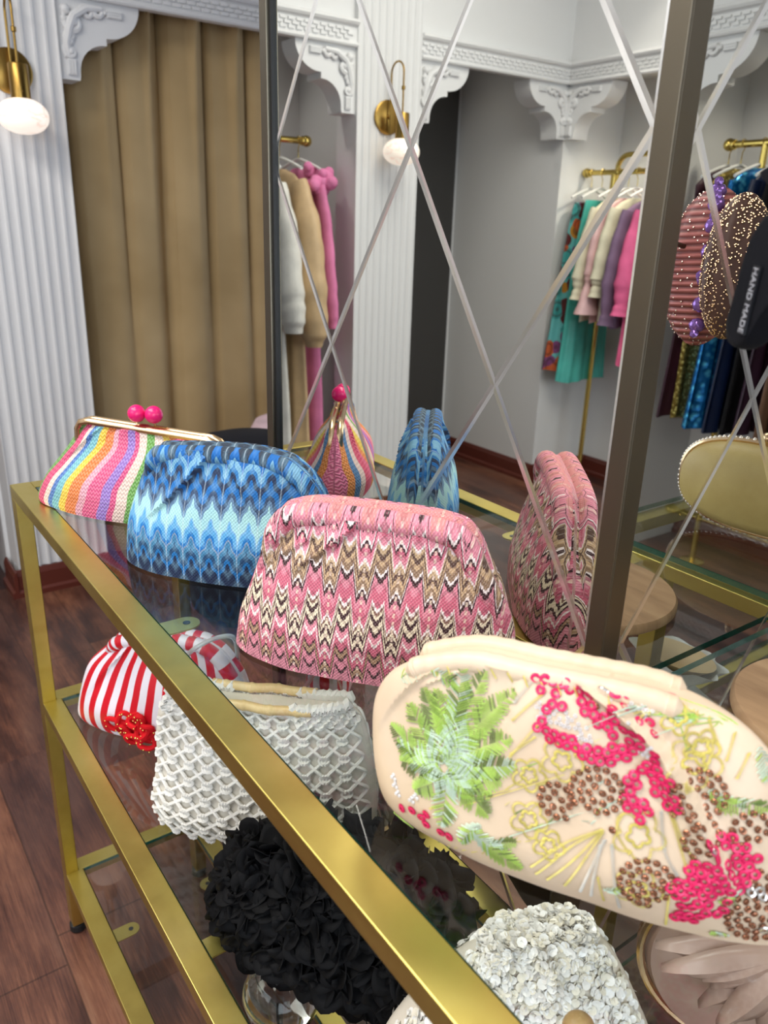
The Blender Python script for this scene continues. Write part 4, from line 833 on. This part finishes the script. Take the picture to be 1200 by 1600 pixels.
# ---- gold oval clutch (seen in the side mirror)
gc = Vector((-.232, 1.03, .9715)); t = thing('clutch_bag', 'gold oval hard clutch with a jewelled rim, on the side table by the right-hand mirror', 'bag', (gc.x, gc.y, .9))
ga = Vector((1, -.12, 0)).normalized(); gn = Vector((-.12, -1, 0)).normalized(); gz = Vector((0, 0, 1))
def ov(rx, rz, d, n=48, p=2.6): return [gc + ga * rx * (abs(math.cos(q)) ** (2 / p)) * (1 if math.cos(q) > 0 else -1) + gz * rz * (abs(math.sin(q)) ** (2 / p)) * (1 if math.sin(q) > 0 else -1) + gn * d for q in [i * 2 * PI / n for i in range(n)]]
m = MB(); rg = [(.02, .012, -.034), (.088, .044, -.03), (.110, .058, -.018), (.115, .062, 0), (.110, .058, .018), (.088, .044, .03), (.02, .012, .034)]; vs = []
for r in rg: vs += ov(*r)
n = 48; m.add(vs, [(i * n + k, i * n + (k + 1) % n, (i + 1) * n + (k + 1) % n, (i + 1) * n + k) for i in range(6) for k in range(n)] + [tuple(range(n)), tuple(6 * n + k for k in range(n))])
m.build('body', mk_fab('gold_brocade', C(176, 152, 92), C(196, 174, 112), .45, 400, .3), t)
m = MB(); m.tube(ov(.116, .063, 0), .0045, 8, True); m.build('metal_rim', PALEGOLD, t)
m = MB()
for i, p in enumerate(ov(.119, .0665, 0, 90)): m.ball(p, .0032, 5)
m.build('jewelled_edge', Mat('clear_rhinestone', C(236, 226, 214), .05, .6).m, t)
MB().ball(gc + gz * .071 + ga * .004, .009, 8).ball(gc + gz * .071 - ga * .012, .009, 8).build('clasp', PALEGOLD, t)
# ---- white satin pouch on the lower side shelf (reflected)
t = thing('pouch', 'white gathered satin pouch with a beige lining, on the lower shelf of the side table', 'bag', (-.17, 1.0, .52)); m = MB(); n = 48; vs = []
prof = [(.02, 0), (.06, .003), (.078, .03), (.08, .06), (.062, .10), (.03, .125), (.026, .135), (.045, .155), (.06, .172)]
for r, h in prof:
    for k in range(n): q = 2 * PI * k / n; rr_ = r * (1 + .10 * math.sin(8 * q + h * 30) * (h / .17)); vs.append((-.17 + rr_ * 1.25 * math.cos(q), 1.0 + rr_ * .8 * math.sin(q), .5205 + h))
m.add(vs, [(i * n + k, i * n + (k + 1) % n, (i + 1) * n + (k + 1) % n, (i + 1) * n + k) for i in range(len(prof) - 1) for k in range(n)] + [tuple(range(n))[::-1]])
WS = mk_fab('white_satin', C(206, 206, 202), C(226, 226, 222), .35); m.build('gathered_body', WS, t)
MB().lathe([(.03, 0), (.05, .02), (.052, .022), (.02, .002)], (-.17, 1.0, .672), n=24, sx=1.2, sy=.75).build('lining', mk_fab('beige_satin', C(186, 160, 118), C(200, 176, 134), .4), t)
# ============ clothes rails, hangers and garments ============
def rail(name, label, p0, p1, posts, extra=None, floor_=0):
    p0, p1 = Vector(p0), Vector(p1); t = thing(name, label, 'rack', ((p0.x + p1.x) / 2, (p0.y + p1.y) / 2, 0))
    MB().tube([p0, p1], .0125, 14).build('hanging_bar', BRASSB, t)
    for p, s_ in ((p0, -1), (p1, 1)):
        d_ = (p1 - p0).normalized() * s_
        m = MB().ball(p + d_ * .012, .022, 10).lathe([(.017, -.012), (.019, -.006), (.017, 0)], p, d_, 16); m.build('end_ball', BRASSB, t)
    for q in posts:
        b_ = p0.lerp(p1, q); MB().tube([b_, (b_.x, b_.y, .012)], .0125, 12).lathe([(.001, 0), (.05, 0), (.05, .006), (.014, .012)], (b_.x, b_.y, 0), n=20).build('post', BRASSB, t)
    if extra:
        for pth in extra: MB().tube(pth, .012, 12).build('upper_hoop', BRASSB, t)
    return t
HG = Mat('white_hanger_plastic', C(232, 232, 230), .35).m
def hl(lb):
    for w_ in (' with ', ' clipped', ' nearest', ' next', ' at ', ' in ', ' behind ', ','): lb = lb.split(w_)[0]
    return 'white hanger carrying the ' + lb
def hanger(c, wdir, zr, hw, label, grp, wood=HG):
    c = Vector(c); wdir = Vector(wdir); t = thing('clothes_hanger', label, 'hanger', (c.x, c.y, zr - .09), grp); z = Vector((0, 0, 1)); B_ = Vector((c.x, c.y, zr))
    MB().tube([B_ + wdir * (.0165 * math.sin(a)) + z * (.0165 * math.cos(a)) for a in [-1.9 + i * 4.1 / 12 for i in range(13)]] + [B_ - z * .03, B_ - z * .07], .002, 6).build('hook', BRASSB, t)
    s_ = B_ - z * .07; MB().tube([s_ + wdir * (hw * q) - z * (.045 * abs(q) ** 1.3) for q in [i / 8 - 1 for i in range(17)]], lambda q: .006, 8).build('shoulder_bar', wood, t); return t
def garment(name, label, cat, c, wdir, ztop, prof, mat, folds=9, amp=.12, sleeves=None, grp=None, trim=None, seed=0, two=False):
    c = Vector(c); w_ = Vector(wdir).normalized(); r_ = Vector((-w_.y, w_.x, 0)); t = thing(name, label, cat, (c.x, c.y, ztop - prof[-1][0]), grp); n = 72
    rr = random.Random(seed); ph = rr.uniform(0, 6)
    P = [];  
    for i in range(len(prof) - 1):
        for k in range(5): P.append(tuple(L(prof[i][q], prof[i + 1][q], k / 5) for q in range(3)))
    P.append(prof[-1]); H_ = prof[-1][0]; vs = []
    for zo, hw, ht in P:
        f = zo / H_
        for k in range(n):
            a = 2 * PI * k / n; rip = 1 + amp * min(1, f * 1.8 + .05) * math.sin(folds * a + ph + f * 1.5) + amp * .4 * f * math.sin(folds * 2.3 * a + ph)
            x = hw * math.cos(a) * (1 + .04 * math.sin(5 * f + ph)); y = ht * math.sin(a) * rip + ht * .35 * amp * 4 * f * math.sin(folds * math.cos(a) * 2 + ph)
            vs.append(c + w_ * x + r_ * y + Vector((0, 0, ztop - c.z - zo + .006 * math.sin(3 * a + ph) * f)))
    m = MB(); m.add(vs, [(i * n + k, i * n + (k + 1) % n, (i + 1) * n + (k + 1) % n, (i + 1) * n + k) for i in range(len(P) - 1) for k in range(n)] + [tuple(range(n)), tuple((len(P) - 1) * n + k for k in range(n))])
    m.build('cloth_body', mat, t)
    for sl in (sleeves or []):
        pts = [c + w_ * x + r_ * y + Vector((0, 0, ztop - c.z - zo)) for x, y, zo in sl[0]]; rs = sl[1]
        def rf(q, rs=rs): k = q * (len(rs) - 1); i = min(int(k), len(rs) - 2); return L(rs[i], rs[i + 1], k - i)
        pp = []
        for i in range(len(pts) - 1):
            for k in range(6): pp.append(pts[i].lerp(pts[i + 1], k / 6))
        pp.append(pts[-1]); MB().tube(pp, lambda q: rf(q) * (1 + .05 * math.sin(q * 40)), 16, flat=.55, up=tuple(w_)).build('sleeve', mat, t)
    if trim: trim(t, c, w_, r_, ztop)
    return t
def print_mat():
    m = Mat('floral_print_cloth', rough=.7); v = m.voro(13, 'F1', 'Color'); d_ = m.voro(13, 'F1', 'Distance'); q = m.nt.nodes.new('ShaderNodeSeparateColor'); m.nt.links.new(v, q.inputs[0])
    k = E(m.nt, q.outputs[0]); c = m.ramp(k, [(0, C(60, 150, 150)), (.25, C(186, 84, 36)), (.42, C(88, 24, 26)), (.6, C(180, 120, 30)), (.75, C(120, 60, 110)), (.88, C(60, 150, 150))], True)
    dd = E(m.nt, d_); c = m.mix((dd * 18).sin().gt(.55) * .6, c, C(60, 22, 24)); c = m.mix(dd.gt(.62), c, C(96, 176, 176)); m.col(c); return m.m
def seq_mat(name, a, b_, rough=.25, sc_=260, metal=.6):
    m = Mat(name, rough=rough, metal=metal); v = m.voro(sc_); m.col(m.ramp(E(m.nt, v), [(.1, b_), (.5, a)])); m.bump(E(m.nt, v), .8, .002); return m.m
TEAL = cloth('teal_satin', C(72, 176, 164), .35); BLUSH = cloth('blush_satin', C(226, 184, 184), .4); IVY = cloth('ivory_chiffon', C(222, 216, 190), .6); MAUVE = cloth('mauve_crepe', C(128, 104, 132), .6); HOT = cloth('hot_pink_crepe', C(226, 104, 150), .6)
YEL = cloth('pale_yellow_satin', C(232, 214, 130), .5); CHAMP = cloth('champagne_tulle', C(206, 176, 134), .55, .3); PINK = cloth('pink_chiffon', C(222, 130, 174), .6, .2); LACE = cloth('white_lace', C(222, 220, 212), .8, .2, .1, .9, 120)
BLKC = cloth('black_velvet', C(16, 15, 18), .8, .3); MAR = cloth('maroon_velvet', C(58, 18, 40), .5, .3); NAVY = cloth('navy_satin', C(14, 28, 62), .35); PLUM = cloth('plum_satin', C(52, 28, 48), .35); BRN = cloth('brown_satin', C(110, 78, 58), .3)
MBLU = seq_mat('metallic_blue', C(10, 96, 160), C(90, 190, 230), .2, 40); GSEQ = seq_mat('gold_sequin', C(120, 100, 40), C(230, 214, 130), .3, 90); WHT = cloth('white_crepe', C(214, 214, 218), .6); MBL = seq_mat('mauve_seq', C(120, 100, 130), C(200, 180, 210), .3, 90)
# rail in the recess beside the window pilaster
G1 = 'gowns on the rail in the dresses recess'
rail('clothes_rail', 'brass clothes rail with a ball end holding the champagne and pink gowns', (-3.12, -.775, 1.605), (-3.12, .40, 1.605), (.25, .92))
def hem(pr, z): return pr
DR = [(0, .05, .015), (.02, .12, .02), (.06, .18, .024), (.2, .17, .03), (.42, .13, .028), (.6, .18, .034), (.95, .22, .04), (1.35, .25, .046)]
W1 = (1, 0, 0)
def puffs(col):
    def f(t, c, w_, r_, zt):
        m = MB(); rr = random.Random(9)
        for s_ in (1,):
            for k in range(26): m.ball(c + w_ * (s_ * .17 + rr.uniform(-.05, .05)) + r_ * rr.uniform(-.04, .04) + Vector((0, 0, zt - c.z - .04 + rr.uniform(-.05, .04))), rr.uniform(.018, .03), 5)
        m.build('ruffled_shoulder', col, t)
    return f
def sleeve(s_, ln, r0=.05, r1=.075, r2=.05): return ([(s_ * .16, 0, .05), (s_ * .215, .0, .22), (s_ * .25, 0, .45), (s_ * .27, 0, ln - .06), (s_ * .275, 0, ln)], [r0, r1, r1 * 1.1, r1, r2])
for nm, lb, ct, y, mat, zt, pr, sl, tr in (
    ('evening_gown', 'long pink gown with a ruffled shoulder, nearest the ball end of the rail', 'dress', -.748, PINK, 1.50, [(a * .95, b_ * .82, c_) for a, b_, c_ in DR], [sleeve(1, .62, .035, .04, .03)], puffs(PINK)),
    ('evening_gown', 'champagne tulle gown with long puffed sleeves beside the pink gown', 'dress', -.66, CHAMP, 1.49, DR, [sleeve(1, .68, .045, .085, .045), sleeve(-1, .68, .045, .085, .045)], None),
    ('evening_gown', 'white lace gown at the left edge of the mirror, beside the champagne gown', 'dress', -.565, LACE, 1.47, [(a * .98, b_, c_ * 1.1) for a, b_, c_ in DR], [sleeve(1, .6), sleeve(-1, .6)], None),
    ('evening_gown', 'long black velvet gown at the left edge of the photo', 'dress', .20, BLKC, 1.50, DR, [sleeve(1, .6), sleeve(-1, .6)], None),
    ('evening_gown', 'long dark maroon gown in the shadow behind the fluted pilaster', 'dress', .32, MAR, 1.50, DR, [sleeve(1, .6)], None)):
    hanger((-3.12, y, 1.5), W1, 1.605, .18, hl(lb), 'hangers on the gown rail')
    garment(nm, lb, ct, (-3.12, y, 0), W1, zt, pr, mat, sleeves=sl, trim=tr, grp=G1, seed=int(y * 100))
# pastel rail in the back alcove
yr = -2.19; zr = 1.555
rail('clothes_rail', 'gold clothes rail with rounded hoop top holding the pastel blouses', (-2.825, yr, zr), (-1.3, yr, zr), (.10, .92), [[(-2.67, yr - .02, 1.3), (-2.67, yr - .02, 1.57)] + [(-2.61 - .06 * math.cos(q), yr - .02, 1.57 + .06 * math.sin(q)) for q in [i * PI / 16 for i in range(1, 9)]] + [(-1.6, yr - .02, 1.63)]])
W2 = (0, 1, 0)
SK = [(0, .10, .018), (.03, .11, .02), (.25, .15, .028), (.55, .19, .035), (.8, .21, .04)]
TR = [(0, .10, .018), (.04, .105, .022), (.25, .14, .03), (.6, .165, .032), (.86, .18, .035)]
BL2 = [(0, .04, .012), (.02, .10, .016), (.05, .15, .02), (.2, .155, .021), (.45, .16, .023), (.56, .165, .024)]
G2 = 'pastel garments on the alcove rail'
def bl_sl(ln=.5): return [([(.13, 0, .05), (.165, 0, .2), (.18, .0, .36), (.185, 0, ln - .05), (.19, 0, ln)], [.035, .05, .06, .04, .052])]
for nm, lb, ct, x, mat, zt, pr, sl in (
    ('skirt', 'turquoise floral-printed skirt at the wall end of the pastel rail', 'skirt', -2.80, print_mat(), 1.42, SK, None),
    ('trousers', 'teal satin wide trousers clipped beside the floral-printed skirt', 'trousers', -2.735, TEAL, 1.43, TR, None),
    ('blouse', 'ivory chiffon blouse behind the blush blouse', 'blouse', -2.64, IVY, 1.44, BL2, bl_sl(.46)),
    ('blouse', 'blush pink satin blouse with a flared cuff', 'blouse', -2.58, BLUSH, 1.44, BL2, [([(.13, 0, .05), (.165, 0, .2), (.18, .0, .34), (.185, 0, .38), (.19, 0, .52)], [.035, .05, .05, .035, .075])]),
    ('blouse', 'cream blouse with a beaded shoulder between the blush and mauve ones', 'blouse', -2.53, IVY, 1.44, BL2, bl_sl(.44)),
    ('blouse', 'mauve crepe blouse with long straight sleeves', 'blouse', -2.46, MAUVE, 1.43, [(a * 1.0, b_, c_) for a, b_, c_ in BL2], bl_sl(.55)),
    ('dress', 'hot pink dress next to the mauve blouse', 'dress', -2.39, HOT, 1.43, [(a * 1.3, b_, c_) for a, b_, c_ in BL2], bl_sl(.5)),
    ('dress', 'pale yellow satin dress beside the bronze corner post in the mirror', 'dress', -2.33, YEL, 1.43, [(a * 1.3, b_, c_) for a, b_, c_ in BL2], None)):
    hanger((x, yr, 1.4), W2, zr, .13, hl(lb), 'hangers on the pastel rail')
    garment(nm, lb, ct, (x, yr, 0), W2, zt, pr, mat, sleeves=sl, grp=G2, seed=int(x * 100), amp=.16, folds=7)
# dark rail in the front alcove (side mirror)
yr = YF + .2
rail('clothes_rail', 'gold clothes rail with a ball end holding the dark evening dresses', (1.085, yr, 1.605), (-.2, yr, 1.605), (.10, .9))
GD = [(0, .05, .012), (.02, .12, .016), (.06, .17, .02), (.3, .16, .022), (.6, .18, .024), (.92, .20, .027)]
G3 = 'dark evening dresses on the front alcove rail'
for lb, x, mat, k in (('maroon velvet evening dress nearest the corner post in the side mirror', 1.09, MAR, .98), ('gold sequinned evening dress beside the metallic blue one', 1.04, GSEQ, .98), ('metallic blue evening dress with crinkled folds', .96, MBLU, 1.0), ('navy satin evening dress next to the metallic blue one', .88, NAVY, 1.0),
                      ('black velvet dress between the navy and plum dresses', .82, BLKC, 1.0), ('plum satin evening dress in the middle of the dark rail', .76, PLUM, .98), ('brown satin evening dress next to the plum one', .68, BRN, 1.0), ('black velvet dress beside the white gown', .60, BLKC, 1.02), ('long white crepe gown at the right edge of the side mirror', .47, WHT, 1.25)):
    hanger((x, yr, 1.5), W2, 1.605, .15, hl(lb), 'hangers on the dark rail')
    garment('evening_dress', lb, 'dress', (x, yr, 0), W2, 1.52, [(a * k, b_, c_ * (1.5 if mat is MBLU else 1.0)) for a, b_, c_ in GD], mat, grp=G3, seed=int(x * 100), amp=.2, sleeves=[([(-.14, 0, .05), (-.18, 0, .25), (-.19, 0, .45)], [.03, .04, .03])] if k == 1.0 else None)
# ============ ottomans beyond the table ============
def pouf(x, y, r, h, mat, label):
    t = thing('ottoman', label, 'stool', (x, y, 0)); MB().lathe([(.001, .03), (r * .95, .03), (r * .98, .05), (r * .99, h * .62)], (x, y, 0), n=48).build('drum_base', mat, t)
    MB().lathe([(r * .9, h * .63), (r, h * .66), (r * 1.01, h * .8), (r * .98, h * .9), (r * .88, h * .96), (r * .6, h * .99), (.001, h)], (x, y, 0), n=48).build('seat_cushion', mat, t)
    for k in range(4): q = k * PI / 2 + .7; MB().lathe([(.02, 0), (.02, .03)], (x + r * .75 * math.cos(q), y + r * .75 * math.sin(q), 0), n=12).build('foot', RUBBER, t)
pouf(-2.34, 1.14, .225, .62, cloth('charcoal_velvet', C(24, 26, 36), .8, .3), 'round charcoal velvet ottoman in front of the tan curtain')
pouf(-2.62, 1.50, .2, .595, cloth('pale_pink_velvet', C(244, 214, 224), .7, .3), 'pale pink ottoman behind the charcoal one')
# ============ headband stand ============
cx, cy = -.229, .683
t = thing('headband_stand', 'round wooden-based stand on the side table glass, below the velvet headband', 'stand', (cx, cy, .9))
def mk_cork():
    m = Mat('pale_wood_disc', rough=.5); x, y, z = m.obj(); m.col(m.ramp(m.noise(9, 5, stretch=(1, 6, 1)), [(.3, C(138, 108, 78)), (.5, C(160, 128, 94)), (.7, C(174, 144, 108))])); return m.m
MB().lathe([(.001, 0), (.100, 0), (.1035, .003), (.1035, .010), (.101, .013), (.001, .013)], (cx, cy, .9002), n=72).build('wooden_base', mk_cork(), t)
MB().tube([(cx, cy, .913), (cx, cy, 1.40)], .006, 12).ball((cx, cy, 1.405), .011, 8).build('post', BRASSB, t)
for p_, q_ in (((cx, cy, 1.30), (-.249, .79, 1.28)), ((-.249, .79, 1.28), (-.292, .775, 1.27)), ((-.249, .79, 1.29), (-.322, .87, 1.295)), ((cx, cy, 1.285), (cx + .02, cy - .25, 1.285))): MB().tube([p_, q_], .0026, 8).build('arm', BRONZE, t)
# navy velvet headband, real one in front of the side mirror
NV = cloth('navy_velvet', C(7, 9, 18), .85, .1)
t = thing('headband', 'dark navy velvet headband with a HAND MADE label at the right edge of the photo', 'headband', (-.25, .44, 1.235))
def pad(pts, O, ex, ey, nrm, th_, steps=6):
    m = MB(); n = len(pts); cxm = sum(p[0] for p in pts) / n; czm = sum(p[1] for p in pts) / n; vs = []
    for i in range(2 * steps + 1):
        a = PI * i / (2 * steps); s_ = .90 + .10 * math.sin(a) if 0 < i < 2 * steps else .86; d_ = -math.cos(a) * th_
        for p in pts: vs.append(Vector(O) + Vector(ex) * (cxm + (p[0] - cxm) * s_) + Vector(ey) * (czm + (p[1] - czm) * s_) + Vector(nrm) * d_)
    m.add(vs, [(i * n + k, i * n + (k + 1) % n, (i + 1) * n + (k + 1) % n, (i + 1) * n + k) for i in range(2 * steps) for k in range(n)] + [tuple(range(n)), tuple(2 * steps * n + k for k in range(n))]); return m
def rp(p, n=40): return [(q.x, q.y) for q in poly(p, n)]
WG = Vector((.9, -.43, 0)).normalized(); WN = Vector((.43, .9, 0)).normalized(); WO = Vector((-.273, .4515, 0))
K_ = .75
def wsc(pts): return [(a * K_, 1.3 + (b_ - 1.3) * K_) for a, b_ in pts]
wing = rp(wsc([(-.0084, 1.2193), (-.0105, 1.2318), (-.0071, 1.2497), (-.0024, 1.2793), (.0041, 1.301), (.0207, 1.3182), (.0463, 1.3289), (.0832, 1.316), (.0886, 1.2797), (.0679, 1.2612), (.0424, 1.2498), (.0201, 1.2184), (.0086, 1.2137), (-.002, 1.2148), (-.0084, 1.2193)]), 60)[:-1]
pad(wing, WO + WN * .008, WG, (0, 0, 1), WN, .008).build('velvet_wing', NV, t)
wing2 = rp(wsc([(-.0081, 1.3448), (-.0011, 1.348), (.0107, 1.3499), (.0391, 1.3516), (.0742, 1.3439), (.09, 1.31), (.07, 1.30), (.06, 1.325), (.0393, 1.3291), (.016, 1.3332), (.0023, 1.3372), (-.0081, 1.3448)]), 50)[:-1]
pad(wing2, WO + WN * .012, WG, (0, 0, 1), WN, .009).build('velvet_crown', NV, t)
def text(body, c, xdir, ndir, h, mat, parent):
    cu = bpy.data.curves.new('lettering', 'FONT'); cu.body = body; cu.size = h; cu.align_x = 'CENTER'; cu.align_y = 'CENTER'; cu.extrude = .00015
    x = Vector(xdir).normalized(); n = Vector(ndir).normalized(); y = n.cross(x)
    o = bpy.data.objects.new('lettering', cu); me = None; COL.objects.link(o); dg = bpy.context.evaluated_depsgraph_get(); me = bpy.data.meshes.new_from_object(o.evaluated_get(dg)); bpy.data.objects.remove(o)
    o = bpy.data.objects.new('lettering', me); COL.objects.link(o); me.materials.clear(); me.materials.append(mat)
    off = wloc(parent); mt = Matrix((x, y, n)).transposed().to_4x4(); me.transform(Matrix.Translation(Vector(c) - off) @ mt); o.parent = parent; LOC[o.name] = off; return o
lx = (WG * -.0051 + Vector((0, 0, -.0432))).normalized(); lc = WO + WG * .0213 * K_ + Vector((0, 0, 1.3 - .0475 * K_)) - WN * .0012; lz = lx.cross(WN)
lb = MB().obox(lc, lx * .0192, lz * .0032, WN * .0008).build('label_patch', cloth('label_satin', C(22, 23, 30), .5), t, False)
text('HAND MADE', lc - WN * .0012, lx, -WN, .0063, Mat('silver_print', C(168, 170, 178), .4).m, lb)
def beadwork(name, label, c, rx, ry, rz, mat, bead, nb, gem=None, seed=1, bs=.00115):
    t = thing('headband', label, 'headband', (c[0], c[1], c[2] - rz)); m = MB(); n = 40; vs = []; c = Vector(c)
    for i in range(25):
        a = PI * i / 24
        for k in range(n):
            q = 2 * PI * k / n; r = math.sin(a) * (1 + .03 * math.sin(q * 9) ); vs.append(c + Vector((rx * r * math.cos(q), ry * r * math.sin(q), rz * math.cos(a) * (1 + .02 * math.sin(3 * q)))))
    m.add(vs, [(i * n + k, (i + 1) * n + k, (i + 1) * n + (k + 1) % n, i * n + (k + 1) % n) for i in range(24) for k in range(n)]); m.build('padded_band', mat, t)
    rr = random.Random(seed); m = MB()
    for k in range(nb):
        zz = 1 - 2 * (k + rr.random()) / nb; q = k * 2.39996 + rr.uniform(-.5, .5); r = math.sqrt(1 - zz * zz); m.ball(c + Vector((rx * r * math.cos(q), ry * r * math.sin(q), rz * zz)) * 1.0, bs, 4)
    m.build('beading', bead, t)
    if gem:
        m = MB()
        for k in range(gem[1]):
            f = k / (gem[1] - 1); q = gem[2]; a = .35 + f * 2.0; p = c + Vector((rx * math.sin(a) * math.cos(q), ry * math.sin(a) * math.sin(q), rz * math.cos(a))); nn = Vector((math.cos(q), math.sin(q), .2)).normalized()
            m.lathe([(.0005, .007), (.006, .005), (.0085, .001), (.0085, -.002)], p, nn, 8)
            for j in range(3): m.lathe([(.0005, .005), (.0045, .003), (.005, 0)], p + Vector((0, rr.uniform(-.012, .012), rr.uniform(-.01, .01))), nn, 7)
        m.build('gem_row', gem[0], t)
    return t
def pleat(name, a, b_):
    m = Mat(name, rough=.4); x, y, z = m.obj(); k = (z * 900 + x * 60).sin(); m.col(m.ramp(k * .5 + .5, [(.1, a), (.7, b_)])); m.bump(k, .6, .002); return m.m
BD = Mat('bright_beads', C(226, 206, 196), .15, .8).m; BDG = Mat('gold_beads', C(200, 170, 140), .15, .9).m; GR = Mat('green_gems', C(16, 150, 104), .1, .3).m; PU = Mat('purple_gems', C(150, 110, 190), .08, .5).m
beadwork('h', 'dusty pink pleated headband with a row of purple gems, reflected beside the corner post', (-.249, .79, 1.265), .043, .036, .080, pleat('pink_pleats', C(120, 64, 64), C(190, 112, 108)), BD, 420, (PU, 7, -2.1), seed=2)
beadwork('h', 'brown headband covered in silver and gold beads, reflected right of the purple gems', (-.292, .775, 1.268), .027, .040, .070, cloth('brown_mesh', C(96, 64, 56), .5), BDG, 1500, seed=3)
beadwork('h', 'green beaded headband with an emerald gem, reflected above the navy velvet one', (-.322, .87, 1.295), .036, .035, .052, cloth('green_mesh', C(20, 60, 44), .5), Mat('green_beads', C(40, 120, 90), .15, .6).m, 600, (GR, 3, -2.6), seed=4)
bpy.context.view_layer.update()
